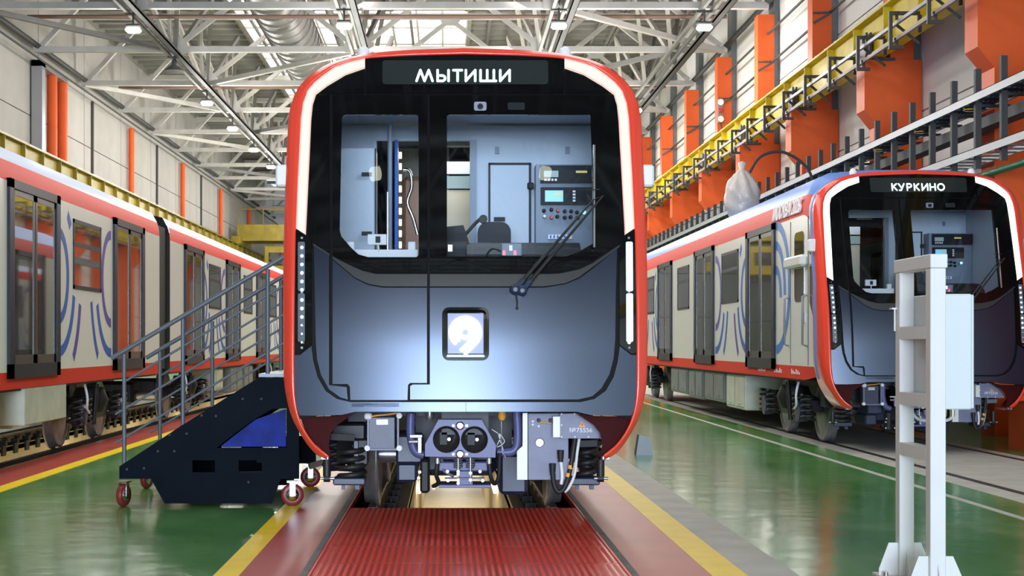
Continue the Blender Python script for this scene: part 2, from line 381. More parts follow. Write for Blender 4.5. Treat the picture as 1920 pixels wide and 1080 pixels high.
def letters(word, parent, off):
    for ch, x0 in word:
        mb = MB()
        for st in CYR[ch]: face_stroke(mb, [(x0+a, 131.6+b) for a, b in st], 4.6, off)
        mb.build('display_letter', 'display_text', parent)
def nose(T, word, strip_m, lit_right):
    """all the parts of the nose of a driving car, children of the Empty T"""
    # red rim
    half = []
    for (ox, oy), (ix, iy) in RIM:
        pi = F(ix, iy, -0.004); po = L(ox, oy, 0); d = D(po.x, po.z); po = L(ox, oy, d+0.07); half.append((pi, po))
    # densify
    I = smooth_path([h[0] for h in half], 4); O = smooth_path([h[1] for h in half], 4)
    def ringpts(i, o):
        out = (o-i); out.y = 0; ou = out.normalized() if out.length > 1e-5 else Vector((0, 0, -1))
        mid = (i+o)/2; 
        return [i+Vector((0, 0.05, 0))-ou*0.0, i, i.lerp(o, 0.35)+Vector((0, -0.012, 0)), i.lerp(o, 0.7)+Vector((0, 0.0, 0)), o.copy(), o+ou*0.008+Vector((0, 0.06, 0)), o+ou*0.012+Vector((0, 0.16, 0)), o+ou*0.010+Vector((0, max(0.62-o.y, 0.26), 0))]
    rows = [ringpts(i, o) for i, o in zip(I, O)]
    rows = [[Vector((-p.x, p.y, p.z)) for p in r] for r in rows[::-1]] + rows[1:]
    n = len(rows[0]); mb = MB(); mb.add([p for r in rows for p in r], [(i*n+k, i*n+k+1, (i+1)*n+k+1, (i+1)*n+k) for i in range(len(rows)-1) for k in range(n-1)], True)
    mb.build('red_rim', 'red_paint', T)
    bl = MB(); rb = []
    for i, o in zip(I, O):
        out = (o-i); out.y = 0; ou = out.normalized() if out.length > 1e-5 else Vector((0, 0, -1))
        if o.z > 0.95: rb.append([Vector((o.x, yy, o.z))+ou*q for yy, q in ((max(0.44, o.y+0.10), 0.010), (max(0.445, o.y+0.105), 0.015), (max(0.56, o.y+0.22), 0.015), (max(0.565, o.y+0.225), 0.010))])
    rb = [[Vector((-p.x, p.y, p.z)) for p in r] for r in rb[::-1]] + rb[1:]
    bl.add([p for r in rb for p in r], [(i*4+k, i*4+k+1, (i+1)*4+k+1, (i+1)*4+k) for i in range(len(rb)-1) for k in range(3)], True)
    bl.build('blue_ring', 'body_blue', T)
    # backing shell behind the joints
    innerL = [F(*p[1]) for p in RIM]
    lw = [(648,212),(784,212),(787,480),(783,486),(688,486),(668,480),(650,464),(634,445),(637,216)]
    ww = [(836,214),(1108,214),(1112,470),(1080,482),(1050,486),(836,486)]
    em = rr(831, 578, 915, 674, 11)
    inner_px = [p[1] for p in RIM[:19]]+[(600,779),(667,771.5),(700,771.5)]
    outl = inner_px + [mir(p, 1743 if p[1] < 400 else 1746) for p in inner_px[::-1]]
    face_panel('backing_shell', outl, [lw, ww, em], 0.035, 'seal_black', T, 0.03)
    # header with the destination display
    hd = face_panel('header_panel', [(686,110.5),(720,107.5),(780,104.5),(873,102.5),(966,104.5),(1026,107.5),(1057,110.5),(1057,174.5),(686,174.5)], [], 0, 'mask_black', T)
    face_panel('display_window', rr(717, 113, 1028, 158, 6), [], -0.004, 'display_glass', hd, 0.004)
    letters(word, hd, -0.0085)
    for mr in (False, True):
        face_panel('corner_panel', [(683,131),(648,143),(613,164),(596,175),(683,175)], [], 0.002, 'mask_black', T, mirror=mr)
        ls = face_panel('light_strip', [(684,109.5),(652,117),(628,125.5),(606,140.5),(589,154.5),(576,170.5),(568,193),(564,222),(562,265),(558.5,335),(555,428),(573,440),(580,293),(583,225),(586,196),(592,177),(613,161),(648,140),(684,127.5)], [], -0.004, strip_m, T, mirror=mr, cell=14)
        face_panel('mask_side_panel', [(594,178),(617.5,178),(617.5,476),(584,457),(575,441),(582,293),(585,225),(588,197)], [], 0, 'mask_black', T, mirror=mr) if not mr else None
        if strip_m == 'strip_light':
            for nm, pl in (('outer_glow_edge', [(683,110.5),(652,118),(628,126.5),(607,141.5),(590,155.5),(577.3,171),(569.3,193.5),(565.3,222),(563.3,265),(559.7,335),(556.2,428)]), ('inner_glow_edge', [(572,438),(579,293),(582,225),(585,196),(591,176),(612,160),(647.5,139),(683,126.3)])):
                e_ = MB(); face_stroke(e_, pl, 2.6, -0.0065, 4, (lambda x, y: Vector((-F(x, y, -0.0065).x, F(x, y, -0.0065).y, F(x, y, -0.0065).z))) if mr else None); e_.build(nm, 'strip_edge', ls)
        # lamp unit
        lu = face_panel('lamp_unit', [(555,431),(575,443),(583.5,450),(584,646),(562,663),(552.5,661),(553.5,540)], [], -0.003, 'mask_black', T, mirror=mr, thick=0.05)
        lit = mr and lit_right
        for y0, y1 in ((453,546),(550,641)):
            face_panel('lamp_lens', rr(558.5, y0, 571.5, y1, 3), [], -0.008, 'led_lens_lit' if lit else 'led_lens', lu, 0.006, mirror=mr)
        for k in range(12):
            y = 464+15.9*k+(3 if k > 5 else 0); p = F(566, y, -0.012)
            if mr: p.x = -p.x
            MB().lathe([(-0.008, 0.006), (-0.004, 0.012), (0.008, 0.013)], 'y', p, 10).build('lamp_diode', 'led_white' if (lit or k < 9) else 'chrome', lu)
        for yy in (446, 548, 652):
            p = F(566, yy, -0.006); p.x = -p.x if mr else p.x
            MB().lathe([(-0.004, 0.010), (0.004, 0.010)], 'y', p, 8).build('screw', 'sill_grey', lu)
        # side scoop below the shoulder line and the apron round the groove
        ap = [(552.5,666),(562,666),(584,649)]+[(x-2.5, y+2.0) for x, y in GRV[3:]]+[(873,754),(873,772),(690,772),(665,772),(640,778),(600,779.5),(562,779),(556,765),(552.5,720)]
        face_panel('apron_panel', ap, [], 0.0, 'nose_paint', T, mirror=mr, thick=0.05)
        face_panel('side_scoop', [(588.5,461),(617,479),(617,722),(650,726),(652,749),(638,745),(617,730),(602,703),(594.5,674),(592,640),(590.5,560)], [], 0.0, 'nose_paint', T, mirror=mr, thick=0.05) if not mr else None
        # maroon cowl under the nose
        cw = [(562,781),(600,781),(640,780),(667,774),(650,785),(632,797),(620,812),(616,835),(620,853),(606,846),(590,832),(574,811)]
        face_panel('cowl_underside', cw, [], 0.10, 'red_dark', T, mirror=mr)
    # emergency door at the driver's left, and the windscreen half
    dl = face_panel('door_mask', [(623.5,178),(801,178),(801,511),(705,511),(680,505),(655,494),(623.5,478)], [[(650,215),(782,215),(785,218),(785,478),(781,482),(690,482),(672,477),(656,462),(640,443),(637,432),(641,222),(644,217)]], 0, 'mask_black', T)
    face_panel('door_pane', [(645,211),(788,211),(788,486),(688,486),(666,480),(650,465),(634,446),(632,430),(636,215)], [], 0.006, 'clear_glass', dl, 0.004)
    wm = face_panel('windscreen_mask', [(806,178),(1151,178),(1156,196),(1160,240),(1166,330),(1171,425),(1171,441),(1160,455),(1110,490),(1085,502),(1050,510),(1030,511),(806,511)], [[(843,215),(1104,215),(1107,218),(1111,340),(1113,456),(1085,472),(1062,481),(838,481),(838,218)]], 0, 'mask_black', T)
    face_panel('windscreen_pane', [(834,211),(1111,211),(1116,340),(1118,460),(1087,477),(1063,486),(834,486)], [], 0.006, 'clear_glass', wm, 0.004)
    sl = MB()
    for nm, poly in (('door_sill', [(623.5,481),(655,497),(680,508),(705,514),(801,514),(801,537),(718,537),(690,532),(665,520),(623.5,485)]),
                     ('windscreen_sill', [(806,514),(1030,514),(1050,513),(1087,505),(1112,493),(1162,459),(1162,463),(1112,500),(1085,520),(1060,531),(1020,537),(806,537)]),
                     ('scoop_sill', [(587,456),(618,476),(618,480),(587,460)])):
        face_panel(nm, poly, [], -0.006, 'sill_grey', T, 0.02)
    face_panel('door_lower_panel', [(623.5,487),(665,522),(690,534.5),(718,539.5),(800.5,539.5),(800.5,718),(769,718),(765,722),(764,750),(657,750),(656,725),(652,720),(623.5,720)], [], 0.0, 'nose_paint', T, thick=0.05)
    face_panel('door_step_panel', [(657,756),(764,756),(764,760),(761,763),(660,763),(657,760)], [], 0.0, 'nose_paint', T, 0.03)
    inner_r = [(x-4 if x > 1130 else x, y-3) for x, y in [mir(p) for p in GRV]]
    lower = [(806,539.5),(1020,539.5),(1060,533),(1087,522),(1114,502),(1157,466)]+[(p[0]-1.5, p[1]) for p in inner_r[1:]]+[(769,749),(769,724),(774,721),(806,721)]
    np_ = face_panel('nose_panel', lower, [rr(831, 578, 915, 674, 11)], 0.0, 'nose_paint', T, thick=0.05)
    # emblem in its lit recess
    face_panel('emblem_frame', rr(829, 576, 917, 676, 13), [rr(834, 581, 912, 671, 9)], -0.010, 'mask_black', np_, 0.06)
    face_panel('emblem_recess', rr(831, 578, 915, 674, 8), [], 0.050, 'mask_black', np_, 0.01)
    face_panel('emblem_backlight', [(839.5,587.5),(906.5,587.5),(906.5,663),(839.5,663)], [], 0.040, 'emblem_back', np_, 0.005)
    face_panel('emblem_shelf', [(839,665),(907,665),(911,670),(835,670)], [], 0.0, 'white_label', np_, 0.04)
    ec = (872.5, 623.0); eo = 0.03
    ringm = MB()
    face_stroke(ringm, [(ec[0]+10.2*math.cos(R(a)), ec[1]+10.2*math.sin(R(a))) for a in range(0, 361, 15)], 7.4, eo)
    for r_, a1, x1, y1 in ((19.0, 131, 865.5, 656.0), (27.6, 134, 872.8, 663.0)):
        pts = [(ec[0]+r_*math.cos(R(a)), ec[1]+r_*math.sin(R(a))) for a in range(a1, a1+275, 9)]
        pts = [(ec[0]+r_*math.cos(R(a)), ec[1]+r_*math.sin(R(a))) for a in [a1+k*(405-a1)/30 for k in range(31)]]
        face_stroke(ringm, pts+[(x1, y1)], 7.1, eo)
    ringm.build('emblem', 'emblem_white', np_)
    # camera and sensor above the windscreen
    cp = F(900.5, 199, -0.02)
    cb = MB().prism([(x, z) for x, z in rr(cp.x-0.048, cp.z-0.034, cp.x+0.048, cp.z+0.034, 0.015)], 'y', cp.y, cp.y+0.03).build('camera_housing', 'chassis_grey', wm)
    MB().lathe([(-0.02, 0.020), (0, 0.024), (0.01, 0.024)], 'y', (cp.x, cp.y-0.005, cp.z-0.003), 16).build('camera_lens', 'mask_black', wm)
    face_panel('sensor_window', rr(952, 192, 984, 206, 3), [], -0.006, 'display_glass', wm, 0.005)
    # visors edge seen at the head of each pane
    # wiper pair
    for j, (pv, tip) in enumerate((((966,543),(1112,375)), ((979,545),(1131,367)))):
        a = F(*pv, -0.05); b = F(*tip, -0.06); wv = MB()
        wv.lathe([(-0.03, 0.016), (-0.02, 0.038), (0.045, 0.042)], 'y', a, 16)
        k1 = a.lerp(b, 0.10); wv.tube([a, k1], [0.026, 0.022], 8)
        wp = wv.build('wiper_pivot', 'chassis_navy', T)
        MB().tube([k1, a.lerp(b, 0.45), b], [0.017, 0.012, 0.007], 8).build('wiper_arm', 'rubber', T)
    wb = MB(); ps = [F(1114, y, -0.035) for y in range(272, 476, 16)]
    wb.tube([p for p in ps], 0.010, 6); wb.build('wiper_blade', 'chrome', T)
    MB().tube([F(1112,375,-0.05), F(1131,367,-0.06), F(1116,388,-0.045), F(1100,365,-0.045)], 0.006, 6).tube([F(1097,356,-0.045), F(1124,355,-0.045)], 0.004, 6).build('wiper_linkage', 'chassis_dark', T)
    MB().tube([F(968,552,-0.02), F(970,566,-0.02), F(969.5,577,-0.01)], 0.006, 6).build('washer_hose', 'rubber', T)
    MB().lathe([(-0.02, 0.004), (0, 0.011), (0.01, 0.011)], 'y', F(969.5, 578, -0.006), 10).build('washer_nozzle', 'rubber', T)
    # roof domes and side cameras
    for s in (-1, 1):
        MB().lathe([(-0.05, 0.05), (0.03, 0.048), (0.06, 0.033), (0.075, 0.0)], 'z', (s*0.80, 0.80, 3.735), 18).build('roof_marker_dome', 'white_label', T)
        MB().box((s*1.34, 0.50, 2.66), (s*1.47, 0.62, 2.83), 0.015).build('side_camera_pod', 'white_label', T)

PROF = [(1.345,0.93),(1.35,1.12),(1.35,3.22),(1.34,3.36),(1.30,3.50),(1.20,3.71),(1.0,3.80),(0.5,3.84),(0,3.84)]
PFRONT = [(1.335,0.98),(1.35,1.12),(1.35,3.02),(1.31,3.25),(1.21,3.43),(1.04,3.58),(0.8,3.66),(0.4,3.70),(0,3.71)]
PROF_LOW = PROF[:3]+[(1.34,3.34),(1.31,3.45),(1.22,3.61),(1.0,3.66),(0.5,3.70),(0,3.70)]
def band(T, name, m, i0, i1, y0, y1, prof=PROF, dx=0.0, end=True):
    """strip of the body between profile points i0..i1, both sides of the car"""
    mb = MB(); pts = prof[i0:i1+1]
    for s in (1, -1):
        v = []
        if s < 0 and i1 < 8: mb.build(name, m, T); mb = MB()
        for (x, z) in pts: v += [(s*(x+dx), y0, z), (s*(x+dx), y1, z)]
        mb.add(v, [(2*i, 2*i+1, 2*i+3, 2*i+2) for i in range(len(pts)-1)], len(pts) > 2)
    return mb.build(name, m, T)
def car_body(T, y0, y1, roof_m, nose_end=False, P_=None):
    PR = P_ or PROF; ys = 1.3 if nose_end else y0
    if nose_end:
        for nm, mt, i0, i1 in (('lower_red_band', 'body_red', 0, 1), ('white_side', 'body_white', 1, 2), ('upper_red_band', 'body_red', 2, 4), ('roof', roof_m, 4, 8)):
            mb = MB(); n = i1-i0+1
            for s in (1, -1):
                v = []
                if s < 0 and i1 < 8: mb.build(nm, mt, T); mb = MB()
                for k in range(7):
                    t = k/6; e = t*t*(3-2*t)
                    for i in range(i0, i1+1): v.append((s*(PFRONT[i][0]*(1-e)+PR[i][0]*e), 0.6+0.7*t, PFRONT[i][1]*(1-e)+PR[i][1]*e))
                mb.add(v, [(k*n+i, k*n+i+1, (k+1)*n+i+1, (k+1)*n+i) for k in range(6) for i in range(n-1)], n > 2)
            mb.build(nm, mt, T)
    band(T, 'lower_red_band', 'body_red', 0, 1, ys, y1, PR); band(T, 'white_side', 'body_white', 1, 2, ys, y1, PR)
    band(T, 'upper_red_band', 'body_red', 2, 4, ys, y1, PR); band(T, 'roof', roof_m, 4, 8, ys, y1, PR)
    prof = PR + [(-x, z) for x, z in PR[::-1]][1:]
    MB().prism(prof, 'y', y1-0.02, y1-0.01).build('end_wall', 'bellows_black', T)
    if not nose_end: MB().prism(prof, 'y', y0+0.01, y0+0.02).build('end_wall', 'bellows_black', T); band(T, 'end_edge_trim', 'stripe_blue', 3, 8, y0-0.05, y0+0.03, PR, 0.006)
    MB().box((-1.3, y0+(1.2 if nose_end else 0.05), 0.90), (1.3, y1-0.05, 0.96)).build('underframe', 'chassis_dark', T)
_door = {}
def arcbands(T, s, ya, yb, tail=False):
    """blue ring graphics on the white side between two doors; s = side sign, ya<yb"""
    w_ = yb-ya; X = s*1.352
    def ribbon(cy, cz, ry, rz, a0, a1, wd, m, lim=(0, 1e9)):
        mb = MB(); n = 26; vs = []
        for k in range(n+1):
            a = R(a0+(a1-a0)*k/n)
            for q in (-wd/2, wd/2): vs.append([X, cy+(ry+q)*math.cos(a), cz+(rz+q)*math.sin(a)])
        fs = []
        for k in range(n):
            q = [vs[2*k], vs[2*k+1], vs[2*k+3], vs[2*k+2]]
            if all(ya+0.03 < p[1] < yb-0.03 and 1.14 < p[2] < 3.18 for p in q):
                pos = [p[1] for p in q]
                if not any(wy0 < p[1] < wy1 and 2.10 < p[2] < 3.08 for p in q for wy0, wy1 in ((ya+w_/2-0.76, ya+w_/2+0.76),)) : fs.append((2*k, 2*k+1, 2*k+3, 2*k+2))
        if fs:
            us = sorted({i for f in fs for i in f}); mp_ = {i: k for k, i in enumerate(us)}
            mb.add([vs[i] for i in us], [tuple(mp_[i] for i in f) for f in fs]); mb.build('ring_graphic', m, T)
    for r_, wd, m in ((0.42, 0.13, 'arc_blue'), (0.74, 0.13, 'arc_blue'), (1.06, 0.13, 'arc_purple')):
        ribbon(ya+0.02, 2.28, r_, r_*1.28, -92, 92, wd, m)
    for r_, wd, m in ((0.50, 0.13, 'arc_purple'), (0.84, 0.13, 'arc_blue'), (1.15, 0.12, 'arc_blue')):
        ribbon(yb-0.1, 2.35, r_, r_*1.25, 88, 272, wd, m)
def side_door(T, s, yc, glowing=False):
    """sliding double door with dark glass leaves; s = side sign"""
    d = empty('passenger_door', (0, 0, 0), parent=T)
    X0, X1 = s*1.335, s*1.385; h0, h1 = 1.05, 3.25; hw = 1.03
    fr = MB()
    fr.box((X0, yc-hw, h0), (X1, yc-hw+0.16, h1)).box((X0, yc+hw-0.16, h0), (X1, yc+hw, h1)).box((X0, yc-hw, h1-0.10), (X1, yc+hw, h1)).box((X0, yc-hw, h0), (X1, yc+hw, h0+0.16))
    fr.build('door_frame', 'door_frame', d)
    for k in (-1, 1):
        ya, yb = sorted((yc+k*0.012, yc+k*(hw-0.16)))
        MB().box((X0, ya, h0+0.16), (s*1.368, ya+0.07, h1-0.1)).box((X0, yb-0.07, h0+0.16), (s*1.368, yb, h1-0.1)).box((X0, ya, h0+0.16), (s*1.368, yb, h0+0.26)).box((X0, ya, h1-0.17), (s*1.368, yb, h1-0.1)).build('door_leaf', 'leaf_steel', d)
        MB().box((X0, ya+0.07, h0+0.26), (s*1.362, yb-0.07, h1-0.17)).build('door_glass', 'dark_glass', d)
    return d
def side_window(T, s, yc, hw=0.74):
    d = empty('side_window', (0, 0, 0), parent=T)
    X0 = s*1.335; z0, z1, zm = 2.14, 3.04, 2.72
    MB().box((X0, yc-hw, z0), (s*1.362, yc-hw+0.05, z1)).box((X0, yc+hw-0.05, z0), (s*1.362, yc+hw, z1)).box((X0, yc-hw, z0), (s*1.362, yc+hw, z0+0.05)).box((X0, yc-hw, z1-0.05), (s*1.362, yc+hw, z1)).box((X0, yc-hw, zm-0.03), (s*1.360, yc+hw, zm+0.03)).build('window_frame', 'door_frame', d)
    MB().box((X0, yc-hw+0.05, z0+0.05), (s*1.356, yc+hw-0.05, z1-0.05)).build('window_glass', 'dark_glass', d)
def bogie(T, yc, detail=True, outer=(-1, 1)):
    for k in (-1.1, 1.1):
        y = yc+k
        for s in (-1, 1):
            MB().lathe([(s*q, r_) for q, r_ in ((0.86, 0.06), (0.86, 0.30), (0.845, 0.37), (0.865, 0.40), (0.865, 0.43), (0.78, 0.437), (0.765, 0.462), (0.735, 0.462), (0.73, 0.38), (0.76, 0.30), (0.76, 0.06))], 'x', (0, y, 0.455), 36).build('wheel', 'tyre_steel', T)
        MB().lathe([(-0.8, 0.08), (0.8, 0.08)], 'x', (0, y, 0.455), 14).build('axle', 'steel', T)
        MB().box((-0.35, y-0.28, 0.28), (0.30, y+0.22, 0.72), 0.06).build('traction_motor', 'chassis_navy', T)
    for s in (-1, 1):
        X = s*1.02
        MB().prism([(yc-1.6, 0.46), (yc-1.5, 0.62), (yc-0.8, 0.70), (yc-0.55, 0.52), (yc+0.55, 0.52), (yc+0.8, 0.70), (yc+1.5, 0.62), (yc+1.6, 0.46), (yc+0.8, 0.50), (yc+0.5, 0.36), (yc-0.5, 0.36), (yc-0.8, 0.50)], 'x', X-0.07, X+0.07).build('bogie_frame', 'chassis_dark', T)
        for k in (-1.1, 1.1):
            MB().lathe([(0, 0.16), (0.16, 0.15), (0.18, 0.08)], 'x', (X+s*0.02 if s > 0 else X-0.20, yc+k, 0.455), 18).build('axle_box', 'chassis_navy', T)
        if detail:
            for k in (-1.36, -0.84, 0.84, 1.36):
                MB().coil((X+s*0.10, yc+k, 0.34), 0.095, 0.36, 4.5, 0.022).build('bogie_spring', 'rubber', T)
            MB().lathe([(0.45, 0.20), (0.62, 0.27), (0.80, 0.20)], 'z', (X-s*0.03, yc, 0), 18).build('air_spring', 'rubber', T)
            MB().tube([(X+s*0.16, yc-0.55, 0.30), (X+s*0.18, yc-0.45, 0.86)], 0.035, 8).build('damper', 'chassis_dark', T)
            MB().tube(smooth_path([(X+s*0.2, yc-1.2, 0.88), (X+s*0.24, yc-1.22, 0.70), (X+s*0.22, yc-1.15, 0.55), (X+s*0.2, yc-0.95, 0.48)]), 0.018, 6).build('grey_hose', 'white_label', T)
def underbox(T, s, ya, yb, z0, m, name='equipment_box', x0=0.55, x1=1.27):
    o = MB().box((s*x0, ya, z0), (s*x1, yb, 0.90), 0.02).build(name, m, T)
    q = MB(); n = max(1, int((yb-ya)/0.75))
    for i in range(n):
        a = ya+(yb-ya)*(i+0.08)/n; b = ya+(yb-ya)*(i+0.92)/n; q.box((s*x1, a, z0+0.05), (s*(x1+0.015), b, 0.85), 0.006)
        q.box((s*(x1+0.01), (a+b)/2-0.05, z0+0.1), (s*(x1+0.035), (a+b)/2+0.05, z0+0.13))
    q.build('box_cover', m, o)

# ------------------------------------------------------------------ cab interior and underside of the nose (train space)
def P2(px, py, d): return L(px, py, d)
def plate(mb, px0, py0, px1, py1, d, t, bev=0.0):
    a = L(px0, py0, d); b = L(px1, py1, d); mb.box((a.x, d, a.z), (b.x, d+t, b.z), bev); return mb
def cab(T, lum=1.0):
    c = empty('driver_cab', parent=T)
    def part(name, m, px0, py0, px1, py1, d, t, bev=0.0): return plate(MB(), px0, py0, px1, py1, d, t, bev).build(name, m, c)
    sh = MB(); zf, zc = 1.10, 3.42
    sh.box((-1.28, 0.75, zf-0.05), (1.28, 2.6, zf)).box((-1.28, 0.62, zc), (1.28, 2.6, zc+0.04)).box((-1.30, 0.75, zf), (-1.27, 2.6, zc)).box((1.27, 0.75, zf), (1.30, 2.6, zc))
    sh.build('cab_lining', 'cab_wall', c)
    part('rear_wall', 'cab_wall', 883, 236, 1131, 640, 2.3, 0.05)
    part('rear_wall', 'cab_wall', 602, 236, 706, 640, 2.3, 0.05)
    part('rear_wall', 'cab_wall', 706, 236, 883, 264, 2.3, 0.05)
    part('wall_post', 'cab_panel', 881, 262, 893, 640, 2.24, 0.05)
    # cupboard door behind the seat
    p = part('cupboard_door', 'cab_wall', 919, 309, 992, 560, 2.26, 0.03, 0.004)
    f = MB(); plate(f, 916, 305, 919, 560, 2.25, 0.03); plate(f, 992, 305, 996, 560, 2.25, 0.03); plate(f, 916, 305, 996, 308.5, 2.25, 0.03); f.build('door_seal', 'cab_dark', p)
    plate(MB(), 989, 342, 1001, 354, 2.20, 0.05, 0.008).build('latch', 'cab_dark', p); plate(MB(), 926, 407, 947, 415, 2.24, 0.02).build('grip', 'cab_dark', p)
    for x in (932, 1064): part('air_vent', 'cab_panel', x-4, 275, x+4, 288, 2.28, 0.02)
    # left cupboard seen through the door pane
    q = part('side_cupboard', 'cab_wall', 600, 278, 704, 520, 1.9, 0.35)
    plate(MB(), 702.5, 278, 705, 470, 1.89, 0.01).build('door_seal', 'cab_dark', q)
    for y in (323, 434): plate(MB(), 678, y, 697, y+7, 1.86, 0.03).build('grip', 'cab_dark', q)
    MB().tube([L(727, 360, 1.5), L(727, 468, 1.5)], 0.012, 8).build('grab_pole', 'chrome', c)
    MB().tube([L(731, 232, 1.9), L(731, 520, 1.9)], 0.022, 8).build('door_post', 'cab_panel', c)
    part('partition_edge', 'arc_blue', 740, 262, 746, 520, 2.2, 0.2)
    # instrument rack
    r = part('instrument_rack', 'cab_panel', 1005, 308, 1136, 470, 2.05, 0.25)
    plate(MB(), 1013, 310, 1136, 343, 2.01, 0.03).build('radio_unit', 'cab_dark', r); plate(MB(), 1020, 320, 1047, 332, 2.0, 0.012).build('radio_screen', 'screen_grey', r)
    plate(MB(), 1080, 320, 1101, 324, 2.0, 0.012).build('indicator_bar', 'screen_yellow', r)
    for k in range(4): plate(MB(), 1021+6.4*k, 335, 1025+6.4*k, 339, 1.995, 0.015).build('radio_button', 'white_label', r)
    plate(MB(), 1014, 351, 1110, 384, 2.01, 0.03).build('monitor_unit', 'cab_dark', r); mo = plate(MB(), 1022, 357, 1056, 378, 2.0, 0.012).build('monitor_screen', 'screen_blue', r)
    plate(MB(), 1040, 362, 1055, 366, 1.997, 0.004).build('screen_patch', 'screen_yellow', mo)
    for k in range(4): plate(MB(), 1074, 357+5.8*k, 1079, 360.5+5.8*k, 1.995, 0.015).build('monitor_button', 'white_label', r)
    for i, (x, y, m) in enumerate(((1020,395,'cab_dark'),(1034,393,'cab_dark'),(1046,395,'knob_red'),(1059,396,'cab_dark'),(1071,396,'cab_dark'),(1021,406,'white_label'),(1034,408,'knob_red'),(1045,406,'cab_dark'),(1059,408,'cab_dark'),(1070,407,'cab_dark'),(1082,398,'cab_dark'),(1083,408,'cab_dark'))):
        pp = L(x, y, 2.02); MB().lathe([(-0.035, 0.012), (0.0, 0.018), (0.03, 0.018)], 'y', pp, 8).build('rotary_switch', m, r)
    plate(MB(), 1028, 440, 1072, 448, 2.0, 0.04).build('breaker_row', 'white_label', r)
    for k in range(6): plate(MB(), 1031+6.6*k, 441, 1034+6.6*k, 446, 1.985, 0.02).build('breaker', 'arc_blue', r)
    MB().lathe([(-0.02, 0.0), (-0.015, 0.016), (0, 0.018)], 'y', L(1095, 398, 1.9), 12).build('green_signal', 'glow_green', r)
    # driver's seat and desk
    st = MB(); a = L(896, 416, 1.55); b = L(958, 520, 1.55)
    st.prism([(x, z) for x, z in rr(a.x, b.z, b.x, a.z, 0.085)], 'y', 1.55, 1.68)
    so = st.build('seat_back', 'seat_fabric', c); MB().box((a.x-0.04, 1.12, 1.50), (b.x+0.04, 1.6, 1.62), 0.03).build('seat_cushion', 'seat_fabric', c)
    MB().lathe([(0, 0.2), (0.03, 0.2), (0.05, 0.05), (0.42, 0.05)], 'z', ((a.x+b.x)/2, 1.4, 1.10), 14).build('seat_pedestal', 'cab_dark', c)
    dk = MB(); a = L(875, 455, 0.75); b = L(1088, 500, 0.75)
    dk.prism([(0.62, 1.15), (0.62, a.z-0.10), (0.80, a.z), (1.05, a.z+0.02), (1.10, 1.15)], 'x', a.x, b.x); dk.build('driver_desk', 'cab_dark', c)
    MB().prism([(L(838,430,.8).x, L(838,425,.8).z), (L(869,422,.8).x, L(869,422,.8).z), (L(889,482,.8).x, L(889,482,.8).z), (L(838,482,.8).x, L(838,482,.8).z)], 'y', 0.80, 1.0).build('side_console', 'cab_dark', c)
    plate(MB(), 840, 459, 848, 471, 0.78, 0.02).build('console_label', 'glow_white', c)
    MB().tube([L(872, 440, 1.0), L(890, 420, 1.0), L(903, 408, 1.0)], 0.014, 6).lathe([(-0.03, 0.035), (0.03, 0.035)], 'y', L(906, 411, 1.0), 10).build('microphone', 'rubber', c)
    sp = plate(MB(), 940, 456, 979, 480, 0.48, 0.05, 0.006).build('speed_display', 'cab_panel', c)
    for x, y, w_, h, m in ((955.5,461,4.5,8,'glow_white'), (943,470,4.5,8,'glow_red'), (963.5,470,4.5,8,'glow_red')):
        g = MB(); plate(g, x, y, x+w_, y+1.4, 0.476, 0.004); plate(g, x, y+h-1.4, x+w_, y+h, 0.476, 0.004); plate(g, x, y, x+1.4, y+h, 0.476, 0.004); plate(g, x+w_-1.4, y, x+w_, y+h, 0.476, 0.004)
        g.build('display_digit', m, sp)
    MB().tube(smooth_path([L(940, 472, 0.5), L(925, 466, 0.52), L(915, 474, 0.55), L(912, 484, 0.6)]), 0.008, 6).build('display_cable', 'rubber', c)
    # white sill and gauge behind the door pane
    s2 = MB(); s2.prism([(L(x, y, .42).x, L(x, y, .42).z) for x, y in ((652,468),(783,468),(783,483),(690,483),(668,478))], 'y', 0.42, 0.60)
    s2.build('sill_tray', 'white_label', c)
    for x in (650, 765): plate(MB(), x, 453, x+14, 470, 0.46, 0.05, 0.006).build('hinge_bracket', 'white_label', c)
    g = plate(MB(), 689, 439, 725, 459, 0.40, 0.04, 0.004).build('gauge_box', 'white_label', c); plate(MB(), 704, 443, 713, 455, 0.39, 0.02).build('gauge_dial', 'cab_dark', g)
    MB().tube([L(709, 459, 0.42), L(710, 470, 0.42), L(708, 480, 0.44)], 0.008, 6).build('gauge_lead', 'white_label', c)
    # saloon beyond the open cab door
    part('saloon_panel', 'cream_panel', 838, 356, 882, 560, 3.6, 0.04); part('saloon_window', 'screen_grey', 838, 330, 882, 353, 3.58, 0.04); part('saloon_window', 'roof_pale', 838, 303, 882, 326, 3.58, 0.04)
    part('saloon_header', 'cream_panel', 838, 256, 882, 275, 2.9, 0.05); part('saloon_far_wall', 'cream_panel', 740, 278, 842, 640, 5.2, 0.05)
    part('saloon_seats', 'brown_pipe', 752, 330, 800, 520, 4.4, 0.3, 0.05)
    for k in range(9): part('saloon_lamp', 'glow_warm', 748, 285+21*k, 753, 297+21*k, 3.2, 0.02)
    MB().tube(smooth_path([L(756, 318, 3.0), L(768, 322, 3.0), L(772, 350, 3.0), L(764, 380, 3.0), L(775, 410, 3.0), L(783, 440, 3.0)]), 0.018, 8).build('grab_rail', 'chrome', c)
    l = bpy.data.lights.new('cab_fill_light', 'AREA'); l.size = 1.2; l.shape = 'RECTANGLE'; l.size_y = 0.4; l.energy = 20*lum; l.color = (0.70, 0.84, 1.0)  # unseen light added to brighten the cab interior
    o = bpy.data.objects.new('cab_fill_light', l); o.location = (0.1, 1.25, 3.38); o.parent = c; COL.objects.link(o)
